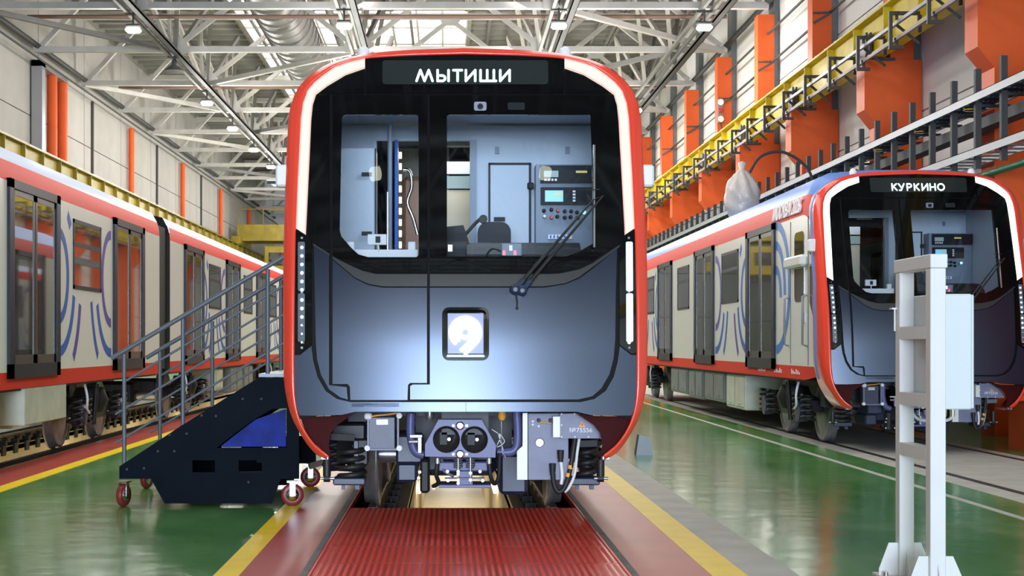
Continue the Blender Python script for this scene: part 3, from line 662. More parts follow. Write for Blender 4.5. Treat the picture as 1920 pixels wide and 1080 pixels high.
    l = bpy.data.lights.new('saloon_ceiling_lamp', 'AREA'); l.size = 0.8; l.energy = 14*lum; l.color = (1, 0.9, 0.72)
    o = bpy.data.objects.new('saloon_ceiling_lamp', l); o.location = (-0.2, 3.6, 3.3); o.parent = c; COL.objects.link(o)

mat('funnel_dark', (0.10, 0.09, 0.085), 0.3, metal=0.7)
def hexbolt(mb, p, r=0.012): mb.lathe([(-0.010, r), (0.01, r)], 'y', p, 6, False)
def bowels(T):
    """coupler, boxes, hoses and running gear that show under the nose"""
    # headstock
    MB().box((-1.0, 0.95, 0.86), (1.0, 1.15, 1.0)).box((-0.95, 1.15, 0.80), (-0.8, 3.4, 0.98)).box((0.8, 1.15, 0.80), (0.95, 3.4, 0.98)).build('headstock', 'chassis_dark', T)
    cp = empty('coupler', parent=T); d = 0.25
    hexp = [(797,856),(797,833),(822,787),(903,787),(930,835),(929,858)]
    holes = [[(841-0+25.5*math.cos(R(a))-0.5, 823+25.5*math.sin(R(a))) for a in range(0, 360, 15)], [(889.5+25.5*math.cos(R(a)), 824.5+25.5*math.sin(R(a))) for a in range(0, 360, 15)]]
    hexw = [L(x, y, d) for x, y in hexp]
    loops = [[(x, y) for x, y in hexp]]+[[(x-4 if False else x, y) for x, y in h] for h in ([(837+25.5*math.cos(R(a)), 824+25.5*math.sin(R(a))) for a in range(0, 360, 15)], [(889.5+25.5*math.cos(R(a)), 824.5+25.5*math.sin(R(a))) for a in range(0, 360, 15)])]
    tr = geometry.tessellate_polygon([[Vector((x, y, 0)) for x, y in l] for l in loops]); flat = [L(x, y, d) for l in loops for x, y in l]
    mb = MB(); mb.add(flat, [tuple(t) for t in tr])
    back = [p+Vector((0, 0.16, 0)) for p in flat]; k0 = 0
    for l in loops:
        n = len(l); mb.add([flat[k0+i] for i in range(n)]+[back[k0+i] for i in range(n)], [(i, (i+1) % n, n+(i+1) % n, n+i) for i in range(n)]); k0 += n
    mb.build('coupler_face', 'chassis_violet', cp, fix=False)
    for cx, cy in ((837,824),(889.5,824.5)):
        c0 = L(cx, cy, d+0.02); r = 25.3*(Y0+d)/FPX
        MB().lathe([(0.0, r), (0.20, r*0.62), (0.20, 0.001)], 'y', c0, 28, caps=False).build('coupler_funnel', 'funnel_dark', cp)
        MB().lathe([(0.02, 0.012), (0.19, 0.02)], 'y', c0+Vector((0.02, 0, 0)), 10).build('coupler_pin', 'chrome', cp)
        MB().box((c0.x-0.05, d+0.16, c0.z-0.05), (c0.x+0.005, d+0.2, c0.z+0.045)).build('latch_plate', 'rubber', cp)
    for cy in (798, 851.5):
        c0 = L(862.5, cy, d); MB().lathe([(-0.03, 0.016), (-0.032, 0.030), (0.0, 0.034), (0.01, 0.034)], 'y', c0, 20).lathe([(-0.028, 0.001), (-0.028, 0.015)], 'y', c0, 14).build('air_port', 'chrome', cp)
        for s in (-1, 1): q = MB(); q.lathe([(-0.012, 0.009), (0.0, 0.011)], 'y', L(862.5+s*12.5, cy, d), 10); q.build('port_bolt', 'chrome', cp)
    MB().box((-0.18, d+0.16, 0.74), (0.18, 1.2, 0.98)).build('coupler_shank', 'chassis_dark', cp)
    lo = MB(); plate(lo, 822, 866, 915, 884, 0.45, 0.25, 0.01); plate(lo, 823, 909, 921, 915, 0.34, 0.3, 0.004); plate(lo, 858, 884, 886, 911, 0.36, 0.1); lo.build('buffer_box', 'chassis_violet', cp)
    plate(MB(), 834, 896, 908, 898.5, 0.30, 0.05).build('cross_plate', 'chassis_navy', cp)
    for x in (859, 882):
        MB().tube([L(x, 858, 0.34), L(x, 906, 0.34)], 0.008, 6).build('guide_rod', 'steel', cp)
        MB().coil(tuple(L(x, 878, 0.40)), 0.030, 0.07, 4, 0.007).build('return_spring', 'steel', cp)
    for x, y in ((839,884),(900,884),(859,884),(882,887),(859,889),(859,900),(882,900),(859,906),(840,901),(905,901)): q = MB(); hexbolt(q, L(x, y, 0.30)); q.build('bolt', 'chrome', cp)
    for x in (820, 917): MB().tube([L(x, 859, 0.35), L(x, 869, 0.35)], 0.02, 10).build('hose_union', 'chrome', cp)
    MB().tube(smooth_path([L(820, 868, 0.35), L(818, 890, 0.36), L(822, 905, 0.4), L(812, 912, 0.45)]), 0.017, 8).build('air_hose', 'rubber', cp)
    MB().tube(smooth_path([L(917, 868, 0.35), L(920, 893, 0.36), L(927, 907, 0.4), L(935, 893, 0.44), L(937, 850, 0.5)]), 0.017, 8).build('air_hose', 'rubber', cp)
    MB().tube(smooth_path([L(828, 862, 0.5), L(832, 882, 0.45), L(850, 893, 0.40)]), 0.012, 6).build('grey_pipe', 'chassis_grey', cp)
    # small valve at the coupler's left
    v = MB(); plate(v, 783, 820, 791, 850, 0.4, 0.05, 0.005); plate(v, 769, 816, 791, 820, 0.4, 0.06); v.tube([L(767, 828.5, 0.38), L(783, 828.5, 0.38)], 0.012, 8); v.build('isolating_valve', 'steel', T)
    # electric box on the left with pale frame
    bx = empty('junction_box', parent=T)
    plate(MB(), 691, 782, 741, 843, 0.50, 0.16, 0.006).build('box_body', 'chassis_navy', bx)
    fr = MB(); plate(fr, 688.5, 782, 692, 844, 0.47, 0.05); plate(fr, 744.5, 782, 748, 844, 0.47, 0.05); plate(fr, 689, 841, 748, 844.5, 0.47, 0.05); fr.build('box_frame', 'chassis_grey', bx)
    for x, y in ((688.5,840.5),(748.5,840.5),(748.5,779.5)): MB().lathe([(0, 0.022), (0.04, 0.022)], 'y', L(x, y, 0.45), 14).build('mounting_lug', 'white_label', bx)
    plate(MB(), 683, 775, 697, 787, 0.44, 0.06, 0.01).build('cable_clamp', 'white_label', bx)
    plate(MB(), 706, 787, 727, 796, 0.49, 0.012).build('name_plate', 'steel', bx)
    MB().tube(smooth_path([L(697, 781, 0.44), L(708, 779, 0.44), L(722, 778, 0.46), L(745, 775, 0.48)]), 0.007, 6).build('copper_lead', 'tape_orange', bx)
    # grey equipment case on the right
    gc = empty('equipment_case', parent=T)
    plate(MB(), 990, 775, 1066, 900, 0.42, 0.30, 0.004).build('case_body', 'chassis_grey', gc)
    a = [L(x, y, 0.38) for x, y in ((980,774.5),(989,774.5),(989,899.5),(969.5,899.5),(969.5,846),(980,836))]
    MB().prism([(p.x, p.z) for p in a], 'y', 0.38, 0.42).build('case_flange', 'white_paint', gc)
    MB().lathe([(0, 0.033), (-0.004, 0.036), (-0.006, 0.028), (0.012, 0.024), (0.012, 0.001)], 'y', L(1012, 830, 0.415), 20).build('inspection_window', 'steel', gc)
    for x, y in ((999,790),(999,796),(1010,799),(1054,788)): MB().lathe([(-0.01, 0.009), (0, 0.010)], 'y', L(x, y, 0.42), 8).build('bolt', 'white_label', gc)
    for x in (1010, 1032): MB().lathe([(-0.05, 0.013), (0, 0.016)], 'y', L(x, 788, 0.42), 12).build('cable_gland', 'rubber', gc)
    MB().tube([L(1012, 791, 0.38), L(1033, 794, 0.38)], 0.006, 6).build('copper_lead', 'tape_orange', gc)
    # side cover with number and warning sign
    nc = empty('number_cover', parent=T); a = [L(x, y, 0.30) for x, y in ((1050,776),(1086,775),(1106,783),(1124,800),(1131,814),(1131,822),(1050,822))]
    MB().prism([(p.x, p.z) for p in a], 'y', 0.30, 0.33).build('cover_plate', 'chassis_grey', nc)
    plate(MB(), 1037, 781, 1050, 820, 0.27, 0.08).build('white_strip', 'white_paint', nc)
    for x, y in ((1053,776),(1077,776),(1053,797),(1053,819),(1078,819),(1103,819),(1128,819)): MB().lathe([(-0.006, 0.006), (0, 0.007)], 'y', L(x, y, 0.30), 8).build('rivet', 'white_label', nc)
    tr_ = [L(x, y, 0.296) for x, y in ((1091.5,790),(1098,801),(1085,801))]
    w_ = MB().prism([(p.x, p.z) for p in tr_], 'y', 0.296, 0.30).build('warning_sign', 'warn_orange', nc)
    z_ = [L(x, y, 0.294) for x, y in ((1092,793),(1090,797),(1092,797),(1090.5,800),(1093.5,796),(1091.8,796),(1093,793))]
    MB().prism([(p.x, p.z) for p in z_], 'y', 0.293, 0.296).build('lightning_mark', 'rubber', w_)
    p = L(1089, 807, 0.297); text_mesh('№75556', 0.047, 'car_number', 'white_label', nc, p, (R(90), 0, 0), 0.001, 1.05)
    # hoses at the right
    for x, y in ((1051,857),(1036,882)):
        MB().tube([L(x, y-13, 0.36), L(x, y+3, 0.36)], [0.028, 0.024], 8).lathe([(0, 0.02), (0.03, 0.02)], 'z', L(x, y+9, 0.36), 8).build('hose_connector', 'rubber', T)
    MB().tube(smooth_path([L(1037, 888, 0.36), L(1038, 905, 0.36), L(1046, 922, 0.36), L(1058, 915, 0.36), L(1068, 885, 0.36), L(1074, 850, 0.36), L(1078, 822, 0.38)]), 0.019, 10).build('heavy_cable', 'rubber', T)
    for y in (875, 890): a = L(1070-(y-875)*0.25, y-3, 0.36); b = L(1069-(y-875)*0.30, y+4, 0.36); MB().tube([a, b], 0.0205, 10).build('cable_tape', 'tape_orange', T)
    MB().tube(smooth_path([L(1051, 862, 0.37), L(1053, 878, 0.37), L(1054, 895, 0.37), L(1052, 908, 0.37)]), 0.014, 8).build('pale_hose', 'white_label', T)
    MB().tube(smooth_path([L(1086, 822, 0.45), L(1082, 850, 0.45), L(1077, 890, 0.45), L(1066, 915, 0.45), L(1058, 922, 0.45)]), 0.012, 8).build('pale_hose', 'white_label', T)
    # corner springs and dampers, left and right
    for x0, sgn in ((660, -1), (1100, 1)):
        a = L(x0, 900, 0.95); MB().coil((a.x, 0.95, a.z), 0.10 if sgn < 0 else 0.075, 0.27 if sgn < 0 else 0.36, 4.3, 0.024, 8, 16).build('coil_spring', 'rubber', T)
        s_ = MB(); plate(s_, x0-36 if sgn < 0 else x0-30, 896, x0+25, 910, 0.85, 0.2, 0.01); plate(s_, x0-20, 908, x0-14, 918, 0.9, 0.05); plate(s_, x0+6, 908, x0+14, 918, 0.9, 0.05); s_.build('spring_seat', 'chassis_navy', T)
        xd = 613 if sgn < 0 else 1126
        MB().tube([L(xd, 862, 0.75), L(xd, 893, 0.75)], 0.032, 12).tube([L(xd-6, 897, 0.75), L(xd+6, 897, 0.75)], 0.03, 8).build('damper', 'chassis_dark', T)
        MB().tube([L(xd-12, 897, 0.75), L(xd+14, 897, 0.75)], 0.012, 8).build('damper_pin', 'steel', T)
    fr = MB(); plate(fr, 622, 796, 684, 824, 0.9, 0.2, 0.01); plate(fr, 664, 824, 690, 872, 0.9, 0.2, 0.01); fr.build('bogie_bracket', 'chassis_dark', T)
    plate(MB(), 663, 826, 672, 868, 0.86, 0.04, 0.004).build('bracket_plate', 'chassis_navy', T)
    for s in (-1, 1):
        p = L(614 if s < 0 else 1126, 826 if s < 0 else 838, 0.5); MB().bar(p+Vector((-s*0.02, 0, 0.03)), p+Vector((-s*0.20, 0.05, 0.02)), 0.06, 0.05).build('stay', 'chassis_dark', T)
        e = L(609 if s < 0 else 1136, 857, 0.12); MB().box((e.x-0.03, 0.10, e.z-0.02), (e.x+0.03, 0.16, e.z+0.01), 0.005).build('fairing_end_clip', 'steel', T)
    mo = MB(); plate(mo, 742, 815, 793, 870, 1.0, 0.5, 0.02); plate(mo, 744, 868, 782, 904, 1.1, 0.5, 0.02); mo.build('gear_case', 'chassis_navy', T); plate(MB(), 936, 850, 990, 928, 1.2, 0.5, 0.03).build('gear_case', 'chassis_navy', T)
    pp = MB(); pp.tube(smooth_path([L(771, 775, 0.7), L(770, 812, 0.7), L(778, 845, 0.7), L(795, 853, 0.7)]), 0.035, 10).tube(smooth_path([L(969, 772, 0.55), L(971, 825, 0.55), L(962, 846, 0.55), L(932, 848, 0.55)]), 0.035, 10)
    pp.build('grey_violet_pipe', 'chassis_violet', T)
    cb_ = MB(); plate(cb_, 787, 862, 806, 925, 0.8, 0.12, 0.02); cb_.build('hanging_bracket', 'rubber', T)
    for x, y in ((785,915),(813,915),(787,885),(785,896)): MB().lathe([(-0.01, 0.012), (0.01, 0.012)], 'y', L(x, y, 0.78), 6).build('bolt', 'chrome', T)
    MB().tube([L(940, 790, 0.5), L(941, 846, 0.5), L(948, 858, 0.5)], 0.004, 5).tube(smooth_path([L(922, 805, 0.4), L(938, 818, 0.4), L(931, 838, 0.4), L(946, 828, 0.4), L(934, 812, 0.4), L(944, 845, 0.4)]), 0.005, 5).build('loose_wires', 'steel', T)
    for x in (806, 941): MB().lathe([(0, 0.02), (0.03, 0.035), (0.12, 0.02)], 'z', L(x, 788, 0.6), 12).build('hanging_fitting', 'tape_orange' if x > 900 else 'steel', T)
    MB().box((-0.4, 1.3, 0.55), (0.4, 1.5, 0.9)).build('cross_beam', 'chassis_dark', T)

def ring_and_skirt(T, roof_m):
    """red and blue bands of the car body just behind the rim"""
    prof = PFRONT
mat('cab_arc_blue', (0.07, 0.22, 0.62), 0.4, spec=0.15)
def driving_car(T, roof_m, length=21.2, sides=(-1, 1), cabdoor=True):
    car_body(T, 0.60, length, roof_m, True)
    ring_and_skirt(T, roof_m)
    for s in sides:
        for yc in (4.0, 8.97, 13.94, 18.91): side_door(T, s, yc)
        for yc in (6.48, 11.45, 16.42): side_window(T, s, yc)
        for ya in (5.05, 14.99): arcbands(T, s, ya, ya+2.86)
        # cab door
        cd = empty('cab_door', parent=T); X = s*1.352
        MB().box((s*1.34, 1.02, 1.14), (X, 2.02, 3.16)).build('door_skin', 'white_paint', cd)
        fr = MB().box((s*1.34, 1.01, 1.14), (s*1.358, 1.025, 3.18)).box((s*1.34, 2.015, 1.14), (s*1.358, 2.03, 3.18)); fr.build('door_gap', 'seam_grey', cd)
        MB().prism([(y, z) for y, z in rr(1.24, 2.02, 1.78, 3.0, 0.10)], 'x', s*1.35, s*1.36).build('door_window', 'dark_glass', cd)
        MB().box((s*1.35, 1.05, 2.50), (s*1.46, 2.05, 2.66), 0.03).build('mirror_fairing', 'white_paint', cd)
        for y in (1.06, 2.12): MB().tube([(s*1.36, y, 2.10), (s*1.42, y, 2.08), (s*1.42, y, 1.42), (s*1.36, y, 1.40)], 0.016, 8).build('handrail', 'galvanised', cd)
        MB().box((s*1.35, 1.2, 1.72), (s*1.368, 1.32, 1.86), 0.005).build('door_lock', 'steel', cd)
        MB().prism([(0.63, 3.0), (0.95, 3.1), (0.95, 2.0), (0.72, 1.75), (0.63, 1.70)], 'x', s*1.348, s*1.354).build('quarter_window', 'dark_glass', T)
        # rising arcs behind the first door
        mb = MB(); 
        for ry, rz, cz, a1, wd in ((0.84, 0.93, 2.27, -88, 0.13), (0.56, 0.75, 2.15, 0, 0.13), (0.30, 0.42, 2.12, 0, 0.13)):
            q = MB(); n = 22; vs = []
            for k in range(n+1):
                a = R(89+(a1-89)*k/n)
                for e in (-wd/2, wd/2): vs.append((s*1.354, 2.95-(ry+e)*math.cos(a), cz+(rz+e)*math.sin(a)))
            q.add(vs, [(2*k, 2*k+1, 2*k+3, 2*k+2) for k in range(n)]); q.build('ring_graphic', 'cab_arc_blue', T)
        for k, (ya, yb, z0, m) in enumerate(((5.6, 7.2, 0.30, 'box_beige'), (7.4, 9.4, 0.35, 'box_grey'), (9.6, 11.2, 0.32, 'box_grey'), (11.4, 13.6, 0.36, 'box_grey'))): underbox(T, s, ya, yb, z0, m)
        for k in range(3):
            mk = MB()
            for j in range(6): mk.box((s*1.349, 1.5+k*1.1+0.09*j, 1.00), (s*1.351, 1.55+k*1.1+0.09*j, 1.00+0.03+0.02*((j*7+k) % 3)))
            mk.build('stencil_mark', 'white_label', T)
    bogie(T, 3.3); bogie(T, length-3.0)
    MB().box((-1.05, 1.3, 0.55), (1.05, 1.55, 0.80)).build('gear_beam', 'chassis_dark', T)
def trailer_car(T, roof_m, length=19.6, sides=(1,)):
    car_body(T, 0.0, length, roof_m, False, PROF_LOW)
    for s in sides:
        for yc in (2.35, 7.32, 12.29, 17.26): side_door(T, s, yc)
        for yc in (4.83, 9.80, 14.77): side_window(T, s, yc)
        for ya in (3.40, 13.34): arcbands(T, s, ya, ya+2.86)
        for k, (ya, yb, z0, m) in enumerate(((5.4, 6.4, 0.42, 'box_beige'), (7.4, 9.4, 0.32, 'box_grey'), (9.6, 11.2, 0.30, 'box_grey'))): underbox(T, s, ya, yb, z0, m)
    bogie(T, 3.3); bogie(T, length-3.25)
    MB().box((-1.29, length-0.02, 1.0), (1.29, length+0.88, 3.42)).build('gangway_bellows', 'bellows_black', T)

# ------------------------------------------------------------------ the trains
def main_train():
    T = empty('metro_train', (XC, Y0, 0)); tag(T, 'red-rimmed metro train with МЫТИЩИ display facing the camera over the pit', 'train')
    nose(T, WORD_MAIN, 'strip_light', True); cab(T); bowels(T)
    car_body(T, 0.60, 20.6, 'roof_blue', True); ring_and_skirt(T, 'roof_blue')
    for s in (-1, 1):
        for yc in (4.0, 8.97, 13.94, 18.2): side_door(T, s, yc)
        for yc in (6.48, 11.45, 16.42): side_window(T, s, yc)
        underbox(T, s, 6.4, 13.0, 0.35, 'box_grey')
    bogie(T, 3.3); bogie(T, 17.6, False)
    p = (1.3535, 1.6, 3.3)
    return T
def side_train():
    T = empty('metro_train', (XR, YR, 0)); tag(T, 'parked metro train with КУРКИНО display on the right-hand track', 'train')
    nose(T, WORD_SIDE, 'strip_white', False); cab(T, 0.35); bowels(T); driving_car(T, 'roof_blue', 21.2, (-1, 1))
    # lettering on the red band beside the cab, facing the aisle
    a = math.atan2(1.335-1.30, 3.40-3.22)
    text_mesh('МОСКВА 2026', 0.30, 'side_lettering', 'white_label', T, (-1.352, 2.28, 3.36), (R(90)-R(9), 0, R(-90)), 0.014, 0.86)
    return T
def left_train():
    y1 = 24.05; T = empty('metro_car', (XL, y1-19.6, 0)); tag(T, 'nearer blue, white and red metro car on the left-hand track', 'train car', 'left-hand metro train')
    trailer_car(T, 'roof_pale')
    # pale grey cabinet before the bogie nearest the gangway
    MB().box((0.95, 11.95, 0.50), (1.34, 13.75, 0.93), 0.01).build('battery_cabinet', 'box_beige', T)
    T2 = empty('metro_car', (XL, y1+0.9, 0)); tag(T2, 'farther metro car beyond the black gangway on the left-hand track', 'train car', 'left-hand metro train')
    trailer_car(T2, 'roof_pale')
main_train(); side_train(); left_train()

# ------------------------------------------------------------------ floor and pits
def floor():
    fl = tag(empty('floor', (0, 0, 0)), kind='structure')
    X0, X1, Ya, Yb = -13.6, 9.5, -22.0, 112.0
    ml, mr_ = -0.87, 1.15           # main trench
    ll, lr = XL-1.02, XL+1.02       # left trench
    g = MB(); t0 = 7.2
    for a, b, y0, y1 in ((X0, ll, Ya, Yb), (lr, ml, Ya, Yb), (ml, mr_, Ya, t0), (mr_, X1, Ya, Yb), (ll, lr, Ya, 0.0)): g.box((a, y0, -0.2), (b, y1, 0))
    g.build('floor_slab', 'floor_green', fl)
    def stripe(name, m, a, b, y0, y1, z=0.003): return B((a, y0, -0.05), (b, y1, z)).build(name, m, fl)
    # painted bands each side of the pit
    stripe('yellow_line', 'floor_yellow', -1.45, -1.29, Ya, Yb, 0.004); stripe('red_walkway', 'floor_red', -1.29, -0.915, Ya, Yb, 0.003); stripe('joint_strip', 'joint_grey', -0.915, ml, Ya, Yb, 0.005)
    stripe('joint_strip', 'joint_grey', mr_, 1.195, Ya, Yb, 0.005); stripe('red_walkway', 'floor_red', 1.195, 1.645, Ya, Yb, 0.003); stripe('yellow_line', 'floor_yellow', 1.645, 1.865, Ya, Yb, 0.004); stripe('concrete_band', 'concrete', 1.865, 2.19, Ya, Yb, 0.002)
    stripe('yellow_line', 'floor_yellow', -4.50, -4.32, Ya, Yb, 0.004); stripe('red_walkway', 'floor_red', lr+0.03, -4.50, Ya, Yb, 0.003)
    stripe('concrete_band', 'concrete', 4.70, 4.78, Ya, Yb, 0.0015); stripe('concrete_band', 'concrete', 5.2, 7.3, 12.0, Yb, 0.0025)
    for x in (XR-0.80, XR+0.80):
        B((x-0.035, 12.0, -0.1), (x+0.035, Yb, 0.004)).build('rail', 'rail_steel', fl); B((x+0.04*(1 if x < XR else -1)-0.03, 12.0, -0.1), (x+0.04*(1 if x < XR else -1)+0.03, Yb, 0.0035)).build('flange_groove', 'channel_black', fl)
    for xc, y0, y1, near in ((XC, t0, 70, 0), (XL, 0.0, 70, 1)):
        w_ = 1.0
        for s in (-1, 1):
            x_in = xc+s*0.56; x_out = (ml if s < 0 else mr_) if not near else xc+s*1.02
            if near: x_in = xc+s*0.70
            B((x_in, y0, -0.42 if not near else -0.25), (x_out, y1, -0.35 if not near else -0.18)).build('channel_floor', 'channel_black', fl)
            B((x_out-s*0.0, y0, -0.42), (x_out+s*0.02, y1, -0.004)).build('channel_side', 'channel_black' , fl)
            B((x_in, y0, -1.5), (x_in+s*0.12, y1, -0.30 if not near else -0.17)).build('pit_wall', 'pit_cream', fl)
            # far side wall rises in cream behind the far channel on the left track
            if near and s < 0: B((xc-1.00, y0, -0.35), (xc-1.02, y1, -0.01)).build('pit_wall', 'pit_cream', fl)
            xr = xc+s*0.80
            MB().prism([(xr-0.035, 0), (xr+0.035, 0), (xr+0.035, -0.035), (xr+0.009, -0.05), (xr+0.009, -0.14), (xr+0.07, -0.16), (xr+0.07, -0.175), (xr-0.07, -0.175), (xr-0.07, -0.16), (xr-0.009, -0.14), (xr-0.009, -0.05), (xr-0.035, -0.035)], 'y', y0 if near else 12.65, y1).build('rail', 'rail_steel', fl)
            ch = []
            y = 12.9
            while y < 40:
                o = MB().box((xr-0.13, y-0.09, -0.35), (xr+0.13, y+0.09, -0.19)).box((xr-s*0.16, y-0.05, -0.19), (xr-s*0.05, y+0.05, -0.12)).lathe([(0, 0.02), (0.05, 0.018)], 'z', (xr-s*0.11, y, -0.12), 6).build('rail_chair', 'channel_black', fl) if not ch else None
                if near and not ch: o.location.z = 0.05
                if ch:
                    c = ch[0].copy(); c.location.y = y-12.9; COL.objects.link(c); ch.append(c)
                else: ch.append(o)
                y += 0.62
        B((xc-(0.7 if near else 0.56), y0, -1.55), (xc+(0.7 if near else 0.56), y1, -1.5)).build('pit_floor', 'pit_cream', fl)
        for k in range(8):
            for s in (-1, 1):
                y = 14.2+5.5*k
                MB().box((xc+s*0.54, y, -0.62), (xc+s*0.50, y+1.1, -0.54)).build('pit_lamp', 'pit_glow', fl)
            l = bpy.data.lights.new('pit_light', 'AREA'); l.shape = 'RECTANGLE'; l.size = 0.5; l.size_y = 3.5; l.energy = 10 if not near else 30; l.color = (1, 0.90, 0.70)
            o = bpy.data.objects.new('pit_light', l); o.location = (xc, 14.7+5.5*k, -0.5); o.parent = fl; COL.objects.link(o)
        B((xc-0.06, 15.0, -1.5), (xc+0.02, 15.12, 0-0.3)).build('pit_post', 'cream_panel', fl)
mat('pit_glow', (1, 0.9, 0.7), 0.4, emit=(1.0, 0.85, 0.6), es=4)
floor()
def bridge():
    t = empty('pit_cover', (XC, 10.0, 0)); tag(t, 'red ribbed metal plates bridging the inspection pit before the main train', 'pit cover')
    seams = [12.59, 10.94, 10.20, 9.43, 8.70, 7.95, 7.2]
    for i in range(len(seams)-1):
        b, a = seams[i], seams[i+1]
        p = B((-0.985, a+0.006-10, -0.03), (0.985, b-0.006-10, 0.004)).build('cover_plate', 'grating_red', t)
        q = MB(); y = a+0.04
        while y < b-0.03:
            for k in range(44):
                x = -0.955+k*0.0443; yy = y-10
                q.add([(x-0.014, yy-0.012, 0.004), (x+0.014, yy-0.012, 0.004), (x+0.014, yy+0.012, 0.004), (x-0.014, yy+0.012, 0.004), (x-0.006, yy, 0.009), (x+0.006, yy, 0.009)], [(0,1,5,4), (1,2,5), (2,3,4,5), (3,0,4)])
            y += 0.042
        tag(q.build('tread_studs', 'grating_red', p), kind='stuff')
    B((-0.9, 2.55, -0.05), (0.9, 2.585, -0.01)).build('end_angle', 'strip_red', t)
    for s in (-1, 1):
        k = MB().box((s*0.985, -2.7, -0.04), (s*1.002, 9, 0.012)).build('edge_strip', 'strip_red', t)
bridge()

# ------------------------------------------------------------------ hall shell
CT = [22.25+6.03*k for k in range(-7, 15)]      # column lines
WR, WL, HC = 9.35, -13.5, 13.6
def hall():
    wr = tag(empty('wall_right', (WR, 0, 0)), kind='structure'); wl = tag(empty('wall_left', (WL, 0, 0)), kind='structure')
    # concrete wall panels, each with its own joints
    proto = None; zs = [0, 3.0, 6.0, 8.8, 11.3, HC]
    B((0.20, -22, 0), (0.5, 112, HC)).build('wall_backing', 'seam_grey', wr); B((-0.5, -22, 0), (-0.20, 112, HC)).build('wall_backing', 'seam_grey', wl)
    cache = {}
    for j in range(len(zs)-1):
        for k in range(-1, len(CT)):
            y0 = CT[0]-6.03 if k < 0 else CT[k]
            key = ('R', j)
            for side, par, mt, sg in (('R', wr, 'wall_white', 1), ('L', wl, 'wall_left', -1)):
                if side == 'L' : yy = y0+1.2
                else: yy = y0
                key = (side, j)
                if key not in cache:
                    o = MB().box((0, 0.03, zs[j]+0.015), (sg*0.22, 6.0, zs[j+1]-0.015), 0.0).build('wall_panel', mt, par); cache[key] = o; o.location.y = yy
                else:
                    o = cache[key].copy(); o.location.y = yy; COL.objects.link(o)
    # far wall
    wb = tag(empty('wall_back', (0, 112, 0)), kind='structure')
    B((WL-0.3, 0.3, 0), (WR+0.3, 0.6, HC)).build('wall_backing', 'seam_grey', wb)
    for i in range(8):
        for j in range(4): B((WL+i*2.86+0.02, 0, j*3.4+0.02), (WL+(i+1)*2.86-0.02, 0.3, (j+1)*3.4-0.02)).build('wall_panel', 'far_wall', wb)
    # wall behind the camera with the gate opening where the daylight comes in
    wf = tag(empty('wall_front', (0, -22.2, 0)), kind='structure')
    B((WL-0.3, -0.3, 0), (-5.0, 0, HC)).build('wall_section', 'wall_white', wf); B((4.0, -0.3, 0), (WR+0.3, 0, HC)).build('wall_section', 'wall_white', wf); B((-5.0, -0.3, 5.7), (4.0, 0, HC)).build('wall_section', 'wall_white', wf)
    # ceiling of ribbed slabs with glazed roof lights
    ce = tag(empty('ceiling', (0, 0, HC)), kind='structure')
    sl = None; sk = None; cols = 8; cw = (WR-WL)/cols
    for k in range(len(CT)-1):
        for i in range(cols):
            x0 = WL+i*cw; light = (i in (2,) and k >= 11) or (i in (3, 4, 5) and k in (12, 15, 18) and k != 12) or (i in (2, 3, 4) and k in (12, 13))
            if light:
                if sk is None:
                    sk = empty('roof_light', (x0, CT[k], 0), parent=ce)
                    f = MB()
                    for q in range(4): f.box((q*cw/3-0.04 if q else 0, 0, -0.06), (q*cw/3+0.04, 6.0, 0.06))
                    f.box((0, 0, -0.06), (cw, 0.12, 0.06)).box((0, 2.9, -0.06), (cw, 3.05, 0.06)).box((0, 5.9, -0.06), (cw, 6.0, 0.06)).build('roof_light_frame', 'truss_paint', sk)
                    B((0, 0, 0.0), (cw, 6.03, 0.03)).build('roof_light_pane', 'skylight', sk)
                else: copy_tree(sk, (x0, CT[k], 0), ce)
            else:
                if sl is None:
                    m = MB().box((0.02, 0, 0.05), (cw-0.02, 6.01, 0.25)).box((0.02, 0, -0.12), (0.14, 6.01, 0.05)).box((cw-0.14, 0, -0.12), (cw-0.02, 6.01, 0.05))
                    for q in range(7): m.box((0.14, q*0.98, -0.08), (cw-0.14, q*0.98+0.10, 0.05))
                    sl = m.build('ceiling_slab', 'ceiling_grey', ce, (x0, CT[k], 0))
                else:
                    c = sl.copy(); c.location = (x0, CT[k], 0); COL.objects.link(c)
    return wr, wl, ce
wr, wl, ce = hall()
GC = 'orange columns of the right-hand wall'
ORD = ['first', 'second', 'third', 'fourth', 'fifth', 'sixth', 'seventh', 'eighth', 'ninth', 'tenth', 'eleventh', 'twelfth', 'thirteenth', 'fourteenth', 'fifteenth', 'sixteenth', 'seventeenth']
